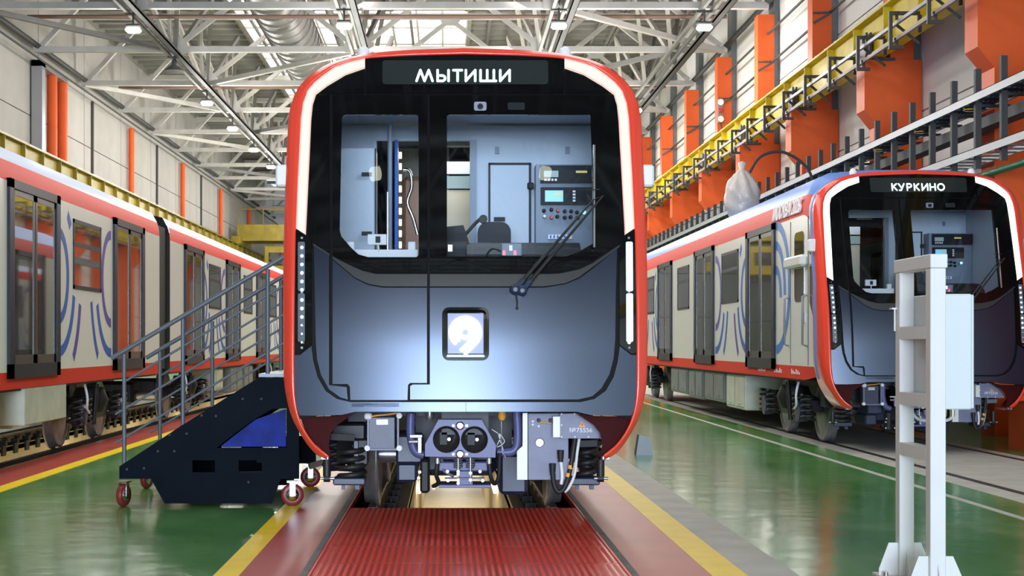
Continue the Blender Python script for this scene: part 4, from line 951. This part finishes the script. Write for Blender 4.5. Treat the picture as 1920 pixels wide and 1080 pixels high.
def columns():
    first = None
    n = 0
    for k, y in enumerate(CT[:-1]):
        if y < 14: continue
        lab = 'orange steel column with crane bracket, %s one along the right wall from the camera' % ORD[n]; n += 1
        if first is None:
            t = empty('orange_column', (0, y, 0)); tag(t, lab, 'column', GC)
            B((8.46, 0, 0), (9.33, 0.55, 7.0), 0.0).build('column_shaft', 'orange_paint', t)
            B((8.72, 0.05, 7.0), (9.18, 0.50, 10.65)).build('column_top', 'orange_paint', t)
            MB().prism([(8.20, 7.0), (8.60, 7.0), (8.60, 5.62), (8.46, 5.70), (8.20, 6.02)], 'y', -0.002, 0.552).build('crane_bracket', 'orange_paint', t)
            B((9.18, 0.12, 0), (9.34, 0.75, HC-0.1)).build('grey_pilaster', 'box_grey', t)
            m = MB(); 
            for s in (0.0, 0.5): m.box((8.40, s-0.02, 6.98), (8.80, s+0.07, 7.04))
            m.build('cap_plate', 'bracket_dark', t)
            for q in range(5): B((8.24+0.085*q, 0.05, 7.05), (8.28+0.085*q, 0.45, 7.55)).build('buffer_fin', 'bracket_dark', t)
            B((8.22, 0.02, 7.05), (8.64, 0.06, 7.12)).build('buffer_plate', 'bracket_dark', t)
            first = t
        else: copy_tree(first, (0, y, 0), None, lab)
columns()
def crane_beam(X, sg, name, lab, m, z0=7.05, h=0.80):
    t = empty(name, (X, 0, z0)); tag(t, lab, 'crane beam')
    B((-0.17, -20, h-0.04), (0.17, 111, h)).build('top_flange', m, t); B((-0.17, -20, 0), (0.17, 111, 0.03)).build('bottom_flange', m, t); B((-0.015, -20, 0.03), (0.015, 111, h-0.04)).build('web', m, t)
    rib = B((-0.15, 0, 0.03), (0.15, 0.03, h-0.04)).build('stiffener', m, t); rib.location.y = 11.2
    for k in range(1, 49 if sg > 0 else 49):
        c = rib.copy(); c.location.y = 11.2+(2.01 if sg > 0 else 2.01)*k; COL.objects.link(c)
    B((-0.035, -20, h), (0.035, 111, h+0.09)).build('crane_rail', 'rail_steel', t)
    clip = B((-0.12, 0, h), (-0.04, 0.10, h+0.05)).build('rail_clip', m, t); clip.location.y = 18
    for k in range(1, 60): c = clip.copy(); c.location.y = 18+0.8*k; COL.objects.link(c)
    return t
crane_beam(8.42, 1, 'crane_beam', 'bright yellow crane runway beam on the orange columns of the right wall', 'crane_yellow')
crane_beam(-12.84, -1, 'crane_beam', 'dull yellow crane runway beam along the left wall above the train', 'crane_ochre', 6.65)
def conductor_rails():
    for nm, z, m, lab in (('conductor_rail', 7.06, 'galvanised', 'grey conductor rail, upper of the pair below the yellow crane beam'), ('conductor_rail', 6.78, 'rail_pink', 'pinkish conductor rail, lower of the pair below the yellow crane beam')):
        tag(MB().box((7.875, 6, z-0.03), (7.925, 110, z+0.03)).build(nm, m), lab, 'conductor rail', 'conductor rails under the crane beam')
    first = None; n = 0
    y = 17.25
    while y < 72:
        lab = ('dark C-shaped rail bracket under the crane beam, %s from the camera' % ORD[n]) if n < 17 else 'dark rail bracket under the crane beam far down the hall, %s of the far ones' % ORD[n-17]; n += 1
        if first is None:
            t = empty('rail_bracket', (0, y, 0)); 
            MB().box((7.80, -0.03, 7.20), (8.30, 0.03, 7.26)).box((7.76, -0.03, 6.62), (7.82, 0.03, 7.26)).box((7.76, -0.03, 6.60), (8.02, 0.03, 6.66)).build('bracket_frame', 'bracket_dark', t)
            for z in (6.68, 7.12): MB().lathe([(0, 0.03), (0.10, 0.03), (0.10, 0.05), (0.14, 0.05)], 'z', (7.90, 0, z-0.02 if z < 7 else z), 8).build('insulator', 'bracket_dark', t)
            MB().bar((8.30, 0, 6.70), (7.95, 0.25, 7.10), 0.05).bar((8.30, 0, 6.9), (8.30, 0, 7.2), 0.06).build('strut', 'cable_grey', t)
            first = t; tag(t, lab, 'bracket', 'brackets of the conductor rails')
        else: copy_tree(first, (0, y, 0), None, lab)
        y += 2.01
conductor_rails()
def cable_tray():
    t = empty('cable_tray', (7.95, 0, 5.0)); tag(t, 'galvanised cable tray along the right wall above the parked train', 'cable tray')
    for z in (0.10, -0.72):
        MB().box((-0.10, 14, z-0.06), (-0.08, 62, z+0.06)).box((-0.10, 14, z+0.05), (-0.04, 62, z+0.06)).box((0.40, 14, z-0.05), (0.42, 62, z+0.05)).build('tray_side', 'galvanised', t)
        r = B((-0.08, 0, z-0.05), (0.40, 0.08, z-0.03)).build('tray_rung', 'galvanised', t); r.location.y = 14.3
        for k in range(1, 120): c = r.copy(); c.location.y = 14.3+0.4*k; COL.objects.link(c)
    for k in range(5): MB().tube([(0.02+0.075*k, 14, 0.10-0.02), (0.02+0.075*k, 62, 0.10-0.02)], 0.036, 6).build('power_cable', 'rubber', t)
    MB().box((0.12, 14, -0.32), (0.36, 62, -0.16)).build('cable_bundle', 'cable_grey', t)
    u = MB().box((-0.03, -0.04, -0.95), (-0.01, 0.04, 0.55)).box((-0.03, -0.04, -0.95), (0.06, -0.025, 0.55)).build('upright', 'cable_grey', t); u.location.y = 15.56
    arm = MB().box((0, -0.03, -0.02), (0.5, 0.03, 0.02)).build('arm', 'cable_grey', t); arm.location = (0, 15.56, 0.0)
    for k in range(1, 46):
        c = u.copy(); c.location.y = 15.56+1.009*k; COL.objects.link(c); c = arm.copy(); c.location.y = 15.56+1.009*k; COL.objects.link(c)
    tie = MB().coil((0, 0, 0), 0.08, 0.05, 1.5, 0.004).build('cable_tie', 'floor_yellow', t); tie.location = (-0.05, 17.2, -0.05)
    for k in range(1, 5): c = tie.copy(); c.location.y = 17.2+2.3*k; COL.objects.link(c)
cable_tray()
tag(MB().tube([(8.35, 14, 4.05), (8.35, 24, 4.05), (8.35, 24.3, 4.05)], 0.055, 10).build('green_pipe', 'green_pipe'), 'green painted pipe across the orange column at the right edge', 'pipe')
tag(MB().box((8.05, 40, 5.22), (8.35, 75, 5.50)).box((8.02, 40, 5.46), (8.38, 75, 5.52)).build('cable_duct', 'galvanised'), 'long grey cable duct behind the roof of the right-hand train', 'duct')
def wall_cables():
    for z, x, lab in ((9.3, 9.1, 'dark cable strung along the upper right wall'), (10.1, 9.0, 'thin dark cable near the column tops on the right')):
        tag(MB().tube([(x, 14, z), (x, 108, z)], 0.035, 6).build('wall_cable', 'cable_grey'), lab, 'cable')
    b = None
    for k, y in enumerate(CT):
        if 22 < y < 80:
            lab = 'small dark cable bracket on the %s orange column' % ORD[[q for q in CT if q > 22].index(y)+1]
            o = MB().bar((8.72, 0, 9.05), (9.1, -0.1, 9.27), 0.05).bar((8.72, 0, 9.3), (9.15, -0.1, 9.3), 0.04).build('cable_bracket', 'bracket_dark') if b is None else b.copy()
            if b is not None: COL.objects.link(o)
            o.location.y = y; b = b or o; tag(o, lab, 'bracket', 'cable brackets on the orange columns')
wall_cables()
def signal_lamp():
    t = empty('signal_light', (8.80, 46.26, 8.9)); tag(t, 'small warning signal with three lamps on the fifth orange column', 'signal light')
    MB().box((-0.09, 0, -0.40), (0.09, 0.10, 0.40), 0.02).build('housing', 'brown_pipe', t)
    for z, m in ((0.27, 'glow_warm'), (0.0, 'knob_red'), (-0.27, 'glow_warm')): MB().lathe([(-0.05, 0.03), (-0.03, 0.08), (0.01, 0.09)], 'y', (0, 0, z), 14).build('lamp', m, t)
    MB().tube(smooth_path([(0, 0.05, -0.40), (0.05, 0.05, -0.65), (0.02, 0.05, -0.90)]), 0.02, 6).build('lead', 'cable_grey', t)
signal_lamp()
def bag():
    bm = bmesh.new(); bmesh.ops.create_icosphere(bm, subdivisions=4, radius=1)
    for v in bm.verts:
        a = math.atan2(v.co.y, v.co.x); z = v.co.z; f = 1+0.12*math.sin(a*8+z*3)*max(0, z+0.3)+0.05*math.sin(9*z+3*a)
        taper = 1.0 if z < 0.2 else 1-(z-0.2)*0.35
        v.co = Vector((v.co.x*f*taper*0.36, v.co.y*f*taper*0.36, z*0.58))
    for f in bm.faces: f.smooth = True
    me = bpy.data.meshes.new('wrapped_lamp'); bm.to_mesh(me); bm.free(); me.materials.append(M['plastic_wrap'])
    t = empty('wrapped_lamp', (6.05, 29.5, 4.42)); tag(t, 'lamp wrapped in crumpled grey plastic above the right-hand train roof', 'wrapped lamp')
    o = bpy.data.objects.new('plastic_bag', me); COL.objects.link(o); o.parent = t
    MB().lathe([(0.50, 0.12), (0.58, 0.055), (0.70, 0.09), (0.74, 0.02)], 'z', (0, 0, 0), 12).build('tied_neck', 'plastic_wrap', t)
    MB().tube([(0, 0, -0.95), (0, 0, -0.4)], 0.05, 8).build('stem', 'galvanised', t)
    MB().tube(smooth_path([(0.1, 0, 0.4), (0.4, 0.1, 0.85), (0.9, 0.2, 0.95), (1.4, 0.2, 0.6), (1.55, 0.2, 0.0)]), 0.03, 6).build('cable_loop', 'cable_grey', t)
bag()
# ------------------------------------------------------------------ roof steel
ZL, ZT = 10.88, 13.30
XN = [-13.2, -8.8, -2.85, 3.1, 8.95]
def trusses():
    first = None; n = 0; done = []; first_ = None
    for y in CT:
        if y > 108: continue
        seen = y > 37; lab = ('pale steel roof truss, %s one visible from the camera' % ORD[n]) if seen else 'pale steel roof truss above and behind the camera'
        if seen: n += 1
        if first is None or True:
            if first is None:
                t = empty('roof_truss', (0, y, 0))
                MB().box((-13.3, -0.10, ZL-0.09), (9.0, 0.10, ZL+0.09)).build('bottom_chord', 'truss_paint', t)
                MB().box((-13.3, -0.11, ZT-0.10), (9.2, 0.11, ZT+0.10)).build('top_chord', 'truss_paint', t)
                for i, x in enumerate(XN):
                    if 0 < i < 4:
                        for q in (-0.14, 0.14): MB().box((x+q-0.05, -0.06, ZL), (x+q+0.05, 0.06, ZT)).build('post', 'truss_paint', t) if i else None
                        MB().prism([(x-0.42, ZL-0.12), (x+0.42, ZL-0.12), (x+0.42, ZL+0.22), (x+0.26, ZL+0.42), (x-0.26, ZL+0.42), (x-0.42, ZL+0.22)], 'y', -0.115, -0.10).build('gusset_plate', 'truss_paint', t)
                    if i < 4:
                        xm = (x+XN[i+1])/2
                        for a, b in ((x+0.15, xm), (XN[i+1]-0.15, xm)): MB().bar((a, 0, ZL+0.12), (b, 0, ZT-0.1), 0.15).build('diagonal', 'truss_paint', t)
                        MB().prism([(xm-0.35, ZT+0.05), (xm+0.35, ZT+0.05), (xm+0.35, ZT-0.2), (xm+0.15, ZT-0.35), (xm-0.15, ZT-0.35), (xm-0.35, ZT-0.2)], 'y', -0.125, -0.11).build('gusset_plate', 'truss_paint', t)
                first = t; tag(t, lab, 'truss', 'roof trusses')
            else: first_ = copy_tree(first, (0, y, 0), None, lab)
            if not seen:
                q = t if first is t and len(done) == 0 else first_
                q['kind'] = 'structure'; q.name = 'ceiling_truss'
                for kk in ('label', 'category', 'group'):
                    if kk in q: del q[kk]
            elif 'kind' in (first_ if first_ else t): 
                del first_['kind']; tag(first_, lab, 'truss', 'roof trusses'); first_.name = 'roof_truss'
            done.append(y)
trusses()
def long_frames():
    names = ['above the left-hand train', 'between the left-hand and middle tracks', 'right of the main train', 'beside the right wall']
    for i, x in enumerate((-8.8, -2.85, 3.1, 7.25)):
        t = empty('lengthwise_frame', (x, 0, 0)); tag(t, 'lengthwise lattice frame of the roof ' + names[i], 'roof frame', 'lengthwise frames of the roof')
        ys = [y for y in CT if y > 26]
        for q in (-0.16, 0.16): MB().box((q-0.045, -20, ZL-0.22), (q+0.045, 110, ZL-0.12)).build('bottom_tube', 'truss_dim', t)
        d = None
        for y in ys[:-1]:
            for a, b in ((y+0.2, y+3.0), (y+5.83, y+3.03)):
                for q in (-0.75, 0.75):
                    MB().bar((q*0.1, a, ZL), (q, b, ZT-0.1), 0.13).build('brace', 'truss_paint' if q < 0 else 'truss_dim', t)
        for q in (-1.5, 1.5): MB().box((q-0.05, -20, ZT+0.1), (q+0.05, 110, ZT+0.2)).build('purlin', 'truss_dim', t)
        MB().box((0.24, 20, ZL-0.42), (0.42, 110, ZL-0.36)).box((0.24, 20, ZL-0.42), (0.255, 110, ZL-0.30)).box((0.405, 20, ZL-0.42), (0.42, 110, ZL-0.30)).build('lamp_wire_tray', 'cable_grey', t)
        for k in range(14): MB().tube([(0.33, 24+6*k, ZL-0.4), (0.33, 24+6*k, ZL-0.1)], 0.02, 6).build('hanger', 'cable_grey', t) if i in (1, 2) else None
long_frames()
def bracing():
    n = 0; ys = [y for y in CT if y > 38]; P = []
    for k in range(0, len(ys)-1):
        for (xa, xb) in (((-13.2, -8.8), (-8.8, -2.85))[k % 2], ((3.1, 8.9), (3.1, 7.3))[k % 2]):
            P.append(((xa, ys[k], ZL-0.05), (xb, ys[k+1], ZL-0.05)) if (k % 2 == 0) else ((xb, ys[k], ZL-0.05), (xa, ys[k+1], ZL-0.05)))
    for k, (a, b) in enumerate(P):
        side = 'left' if a[0] < 0 else 'right'
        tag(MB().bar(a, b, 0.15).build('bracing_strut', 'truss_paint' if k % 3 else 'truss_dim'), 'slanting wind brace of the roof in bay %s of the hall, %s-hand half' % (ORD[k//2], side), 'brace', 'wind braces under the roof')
    for k, y in enumerate(ys[:-1:2]):
        tag(MB().tube([(-12.6, y+2.9, ZL+0.35), (8.4, y+2.9, ZL+0.35)], 0.06, 8).build('heating_pipe', 'brown_pipe'), 'thin brown pipe across the roof behind the %s visible truss' % ORD[2*k], 'pipe', 'brown pipes across the roof')
bracing()
def edge_pipes():
    # struts and pipes where the left wall meets the roof
    tag(MB().tube([(-13.15, 24, ZL+0.1), (-13.15, 110, ZL+0.1)], 0.09, 8).build('eaves_pipe', 'cable_grey'), 'dark pipe along the top of the left wall', 'pipe')
    tag(MB().tube([(-12.9, 24, ZL-0.45), (-12.9, 110, ZL-0.45)], 0.04, 6).build('eaves_cable', 'cable_grey'), 'thin dark cable below the pipe on the left wall', 'cable')
    tag(MB().tube([(9.0, 24, ZL+0.12), (9.0, 110, ZL+0.12)], 0.09, 8).build('eaves_pipe', 'cable_grey'), 'dark pipe along the top of the right wall', 'pipe')
    for i, (y, x) in enumerate(((48.4, -13.44), (49.7, -13.44), (60.8, -13.44), (72.6, -13.44), (84.8, -13.44), (97.0, -13.44))):
        lab = ['thick orange downpipe, nearer of the pair on the left wall', 'thick orange downpipe, farther of the pair on the left wall', 'thin orange downpipe just beyond the pair on the left wall', 'second thin orange downpipe beyond the pair on the left wall', 'third thin orange downpipe beyond the pair on the left wall', 'farthest thin orange downpipe on the left wall'][i]
        r = 0.17 if i < 2 else 0.12
        tag(MB().tube([(x+r, y, 0), (x+r, y, ZL-0.4 if i > 1 else 10.6)], r, 12).build('orange_downpipe', 'orange_paint'), lab, 'pipe', 'orange downpipes on the left wall')
    tag(MB().box((-13.45, 46.6, 0), (-13.1, 47.0, 10.6)).box((-13.45, 46.6, 10.4), (-13.1, 49.8, 10.6)).build('grey_downpipe', 'steel'), 'grey box pipe left of the paired orange downpipes', 'pipe')
    for i, y in enumerate((54.6, 66.8, 78.8)):
        tag(MB().box((-13.49, y, 0), (-13.42, y+0.16, 10.6)).build('joint_cover', 'cable_grey'), '%s dark vertical strip covering a wall joint on the left' % ['nearest', 'middle', 'farthest'][i], 'joint strip', 'dark joint strips on the left wall')
edge_pipes()
def duct():
    t = empty('ventilation_duct', (-5.45, 0, 12.35)); tag(t, 'big round spiral ventilation duct hanging under the roof', 'duct')
    MB().tube([(0, 34, 0), (0, 92, 0)], 0.84, 32).build('duct_body', 'duct_metal', t)
    r0 = MB().lathe([(-0.03, 0.84), (-0.03, 0.885), (0.03, 0.885), (0.03, 0.84)], 'y', (0, 0, 0), 32).build('duct_seam', 'duct_metal', t); r0.location.y = 34.5
    for k in range(1, 60): c = r0.copy(); c.location.y = 34.5+0.95*k; COL.objects.link(c)
    tag(MB().tube([(-3.95, 34, 12.6), (-3.95, 95, 12.6)], 0.12, 10).build('side_pipe', 'truss_dim'), 'narrow grey pipe running beside the big round duct', 'pipe')
duct()
def lamps():
    rows = [(-8.8, [40.4, 52.8, 59.1, 65.6, 72.0, 78.4, 84.8]), (-2.85, [39.9, 46.3, 52.8]), (3.1, [39.9, 46.3, 52.8]), (7.15, [40.0, 54.4, 66])]
    nm = ['row above the left-hand train', 'row over the left aisle', 'row over the right aisle', 'row near the right wall']
    first = None
    for r_, (x, ys) in enumerate(rows):
        for k, y in enumerate(ys):
            lab = 'glowing high-bay lamp, %s in the %s' % (ORD[k], nm[r_])
            z = 10.22 if r_ != 3 else 10.2
            if first is None:
                t = empty('hall_lamp', (x, y, z))
                MB().box((-0.21, -0.16, 0.06), (0.21, 0.16, 0.14), 0.03).build('housing', 'lamp_body', t)
                MB().box((-0.21, -0.15, -0.08), (0.21, 0.15, 0.06), 0.05).build('diffuser', 'lamp_glow', t)
                MB().tube([(0, 0, 0.1), (0, 0, 0.50)], 0.03, 6).box((-0.22, -0.04, 0.42), (0.22, 0.04, 0.47)).build('suspension', 'lamp_body', t)
                first = t; tag(t, lab, 'lamp', 'high-bay lamps')
            else: t = copy_tree(first, (x, y, z), None, lab)
            l = bpy.data.lights.new('lamp_light', 'POINT'); l.energy = 260 if r_ < 3 else 30; l.shadow_soft_size = 0.3; l.color = (1.0, 0.98, 0.92)
            o = bpy.data.objects.new('lamp_light', l); o.location = (0, 0, -1.1); o.parent = t; COL.objects.link(o)
lamps()
for x in (-2.85, 3.1):
    for y in (1.2,):
        t = tag(empty('ceiling_lamp', (x, y, 10.22)), kind='structure')
        MB().box((-0.21, -0.16, 0.06), (0.21, 0.16, 0.14), 0.03).build('housing', 'lamp_body', t)
        MB().box((-0.21, -0.15, -0.08), (0.21, 0.15, 0.06), 0.05).build('diffuser', 'lamp_glow', t)
        MB().tube([(0, 0, 0.1), (0, 0, 0.50)], 0.03, 6).box((-0.22, -0.04, 0.42), (0.22, 0.04, 0.47)).build('suspension', 'lamp_body', t)
t = empty('unlit_lamp', (-8.8, 46.5, 10.2)); tag(t, 'dark unlit lamp hanging in the lamp row above the left-hand train', 'lamp')
MB().lathe([(0.0, 0.34), (0.06, 0.30), (0.2, 0.10), (0.5, 0.04)], 'z', (0, 0, 0), 18).box((-0.22, -0.04, 0.42), (0.22, 0.04, 0.47)).build('lamp_shade', 'lamp_body', t)
def crane():
    t = empty('overhead_crane', (0, 90, 7.45)); tag(t, 'yellow overhead travelling crane across the far end of the hall', 'crane')
    for y in (-1.2, 1.2): MB().box((-12.9, y-0.22, 0.25), (8.4, y+0.22, 1.25)).build('bridge_girder', 'crane_ochre', t)
    for x in (-12.9, 8.4): MB().box((x-0.3, -2.2, 0.0), (x+0.3, 2.2, 0.5), 0.05).build('end_carriage', 'crane_ochre', t)
    MB().box((-11.2, -1.9, -1.9), (-8.6, -0.1, -0.1), 0.06).build('operator_cab', 'crane_ochre', t); MB().box((-10.9, -1.93, -1.3), (-8.9, -1.9, -0.5)).build('cab_window', 'dark_glass', t)
    MB().box((-7.6, -1.4, 1.25), (-5.6, 1.4, 2.0), 0.05).build('hoist_trolley', 'crane_ochre', t)
    MB().tube([(-6.6, 0, 1.2), (-6.6, 0, -1.0)], 0.03, 6).box((-6.9, -0.15, -1.6), (-6.3, 0.15, -1.0), 0.05).build('hook_block', 'crane_ochre', t)
    r = MB(); r.tube([(-12.8, -1.4, 2.2), (8.3, -1.4, 2.2)], 0.03, 6)
    for k in range(15): r.tube([(-12.8+1.5*k, -1.4, 1.2), (-12.8+1.5*k, -1.4, 2.2)], 0.025, 5)
    r.build('guard_rail', 'crane_ochre', t)
crane()

# ------------------------------------------------------------------ mobile stairs
def stairs():
    YA, YB = 12.72, 14.35
    def S(px, py, y=YA): return ((px-VX)*y/FPX, EYE+(VY-py)*y/FPX)
    t = empty('mobile_stairs', (-2.2, YA, 0)); tag(t, 'dark navy wheeled staircase with grey handrails beside the main train', 'stairs')
    O = Vector((-2.2, YA, 0))
    def pr(mb, poly, y0, y1): return mb.prism([(x+2.2, z) for x, z in poly], 'y', y0-YA, y1-YA)
    out = [(223.6,898),(223.6,874.6),(338.5,799),(485,708),(560,708),(560.5,898),(526,898),(510,944),(308.6,944),(283,898)]
    loops = [out, [(406,840),(440,813),(474,788),(510,767),(537,765.5),(537,840)], [(360.6,863),(403,863),(403,885.5),(360.6,885.5)], [(447.5,863),(481,863),(481,867.5),(491,867.5),(491,884.5),(447.5,884.5)]]
    for nm, y0, yy in (('side_panel', YA, 0), ('side_panel', YB, 1)):
        tr = geometry.tessellate_polygon([[Vector((x, y, 0)) for x, y in l] for l in loops]); fl = [S(*p) for l in loops for p in l]
        mb = MB(); f = [(x+2.2, y0-YA, z) for x, z in fl]; b = [(x+2.2, y0-YA+0.03, z) for x, z in fl]
        mb.add(f, [tuple(q) for q in tr]); mb.add(b, [tuple(q) for q in tr]); k0 = 0
        for l in loops: n = len(l); mb.add(f[k0:k0+n]+b[k0:k0+n], [(i, (i+1) % n, n+(i+1) % n, n+i) for i in range(n)]); k0 += n
        mb.build(nm, 'stair_navy', t, fix=False)
    pr(MB(), [S(*p) for p in ((412,838),(445,812),(478,787),(535,767),(535,838))], YA+0.04, YA+0.06).build('blue_panel', 'tarp_blue', t)
    # steps and platform
    p0, p1 = S(250, 868), S(478, 722)
    for k in range(6):
        x = p0[0]+(p1[0]-p0[0])*k/5.5; z = p0[1]+(p1[1]-p0[1])*(k+0.3)/5.5
        B((x+2.2-0.02, 0.03, z-0.04), (x+2.2+0.26, YB-YA, z)).build('step', 'steel', t)
    x0, z0 = S(485, 707); B((x0+2.2, 0, z0), (-1.30+2.2, YB-YA+0.03, z0+0.03)).build('platform', 'galvanised', t)
    for k, (x, y) in enumerate(((362,866),(415,838))): pass
    for (x, y) in ((238,880),(270,878),(318,815),(350,813),(405,780),(378,779),(455,748),(490,748),(296,846),(327,846),(466,904)):
        a = S(x, y); MB().lathe([(-0.006, 0.010), (0.0, 0.012)], 'y', (a[0]+2.2, 0, a[1]), 8).build('bolt', 'cable_grey', t)
    # handrails
    for side, y in (('near', YA+0.05), ('far', YB-0.03)):
        yl = y-YA; g = lambda px, py: (S(px, py, y if side == 'near' else y)[0]+2.2, yl, S(px, py, y)[1])
        if side == 'near': posts = [(233,662,873), (343,597,800), (502,503,708)]; e0, e1 = (209,672), (531,482)
        else: posts = [(300,657,845), (398,600,790), (527,523,708)]; e0, e1 = (274,671), (534,516)
        for (px, a, b) in posts: MB().tube([g(px, a+2), g(px, b)], 0.019, 10).build('rail_post', 'stair_rail', t)
        A, Bp = Vector(g(*e0)), Vector(g(*e1)); MB().tube([A, Bp], 0.021, 10).build('handrail', 'stair_rail', t)
        first = Vector(g(posts[0][0], posts[0][1]))
        for k in range(1, 4):
            off = Vector((0, 0, -0.255*k)); st = A+Vector(((first.x-A.x)*0.3, 0, (first.z-A.z)*0.3)) if k > 1 else first
            MB().tube([st+off, Bp+off], 0.011, 8).build('guard_bar', 'stair_rail', t)
    # casters
    for cx, cy, m, front in ((-2.86, YA+0.02, 'caster_red', 0), (-1.37, YA+0.05, 'caster_red', 1), (-1.37, 14.45, 'chassis_dark', 1), (-2.98, 14.3, 'caster_red', 0)):
        c = empty('caster', (cx+2.2, cy-YA, 0), R(75 if not front else 8), t)
        MB().lathe([(-0.022, 0.06), (-0.025, 0.094), (-0.015, 0.10), (0.015, 0.10), (0.025, 0.094), (0.022, 0.06)], 'y', (0, 0, 0.10), 24).build('caster_wheel', 'caster_red', c)
        MB().lathe([(-0.026, 0.012), (-0.024, 0.058), (0.024, 0.058), (0.026, 0.012)], 'y', (0, 0, 0.10), 12).build('caster_hub', 'chrome', c)
        MB().box((-0.026, -0.042, 0.09), (0.026, -0.034, 0.215)).box((-0.026, 0.034, 0.09), (0.026, 0.042, 0.215)).box((-0.05, -0.05, 0.21), (0.05, 0.05, 0.225)).build('caster_fork', 'chrome', c)
    MB().bar((-1.37+2.2, 1.6, 0.22), (-1.0+2.2, 1.75, 0.33), 0.06).build('cross_tube', 'brown_pipe', t)
stairs()
# ------------------------------------------------------------------ steel stand with cabinet
def stand():
    t = empty('equipment_stand', (2.835, 8.64, 0)); tag(t, 'white square-tube steel stand in the right foreground', 'stand')
    for y0, y1, z1 in ((8.31, 8.395, 1.88), (8.875, 8.96, 1.88)):
        B((-0.045, y0-8.64, 0.01), (0.045, y1-8.64, z1), 0.004).build('upright_post', 'post_white', t)
    MB().box((-0.05, 8.295-8.64, 1.88), (0.05, 8.975-8.64, 1.96), 0.004).build('top_bar', 'post_white', t)
    for z in (1.47, 1.07, 0.76): MB().box((-0.045, 8.395-8.64, z), (0.035, 8.875-8.64, z+0.075)).build('cross_bar', 'post_white', t)
    for yc in (8.3525, 8.9175):
        y = yc-8.64
        MB().box((-0.17, y-0.11, 0), (0.19, y+0.11, 0.012)).build('base_plate', 'post_white', t)
        for s, e in ((-1, -0.16), (1, 0.17)): MB().prism([(s*0.045, 0.012), (e, 0.012), (e, 0.05), (s*0.10, 0.21), (s*0.045, 0.21)], 'y', y-0.004, y+0.004).build('gusset', 'post_white', t)
        MB().prism([(y-0.043, 0.012), (y-0.11, 0.012), (y-0.11, 0.03), (y-0.043, 0.17)], 'x', -0.004, 0.004).build('gusset', 'post_white', t)
    for q in ((-0.14, -0.08), (0.16, 0.08)): 
        for yc in (8.3525, 8.9175): MB().lathe([(0, 0.014), (0.03, 0.014)], 'z', (q[0], yc-8.64+q[1], 0.01), 6).build('anchor_bolt', 'steel', t)
    MB().tube([(-0.055, 0.30, 1.66), (-0.055, 0.30, 1.52)], 0.006, 6).box((-0.075, 0.29, 1.655), (-0.045, 0.34, 1.665)).build('hook', 'post_white', t)
    c = empty('switch_cabinet', (2.98, 8.73, 1.056)); tag(c, 'pale wall cabinet fixed to the white steel stand', 'cabinet')
    MB().box((-0.10, -0.28, 0), (0.10, 0.29, 0.679), 0.006).build('cabinet_body', 'cabinet_white', c)
    MB().box((0.10, -0.275, 0.005), (0.115, 0.285, 0.674), 0.004).build('cabinet_door', 'cabinet_white', c)
    MB().box((-0.104, 0.20, 0.60), (-0.10, 0.215, 0.62)).build('hinge', 'cable_grey', c)
    for k in range(3): MB().lathe([(-0.05, 0.014), (0, 0.018)], 'z', (-0.05+0.05*k, -0.1, 0), 10).build('cable_gland', 'chrome', c)
    MB().tube(smooth_path([(0.06, -0.05, -0.02), (0.07, 0.0, -0.07), (0.02, 0.1, -0.09), (-0.06, 0.2, -0.08), (-0.10, 0.22, -0.02)]), 0.010, 8).build('flexible_conduit', 'white_label', c)
stand()
# orange floor bracket at the right edge beside the parked train
def floor_prop():
    t = empty('orange_stop', (8.35, 19.6, 0)); tag(t, 'orange and dark red steel block on the floor at the right edge', 'buffer block')
    MB().box((-0.55, -0.15, 0), (-0.15, 0.4, 0.62)).box((-0.15, -0.15, 0), (0.9, 0.4, 0.66)).build('base', 'orange_paint', t)
    MB().prism([(-0.6, 0.66), (0.9, 0.66), (0.9, 1.2), (0.25, 0.95), (-0.6, 0.72)], 'y', -0.1, 0.35).build('sloped_top', 'red_paint', t)
    for x in (-0.3, 0.2): MB().lathe([(-0.03, 0.03), (0, 0.03)], 'y', (x, -0.15, 0.6), 8).build('bolt', 'steel', t)
floor_prop()
t = empty('floor_chock', (2.55, 18.6, 0)); tag(t, 'small grey stop on the green floor right of the main train', 'floor stop')
MB().prism([(-0.12, 0), (0.10, 0), (0.06, 0.22), (-0.08, 0.26)], 'y', -0.1, 0.1).build('wedge', 'galvanised', t)
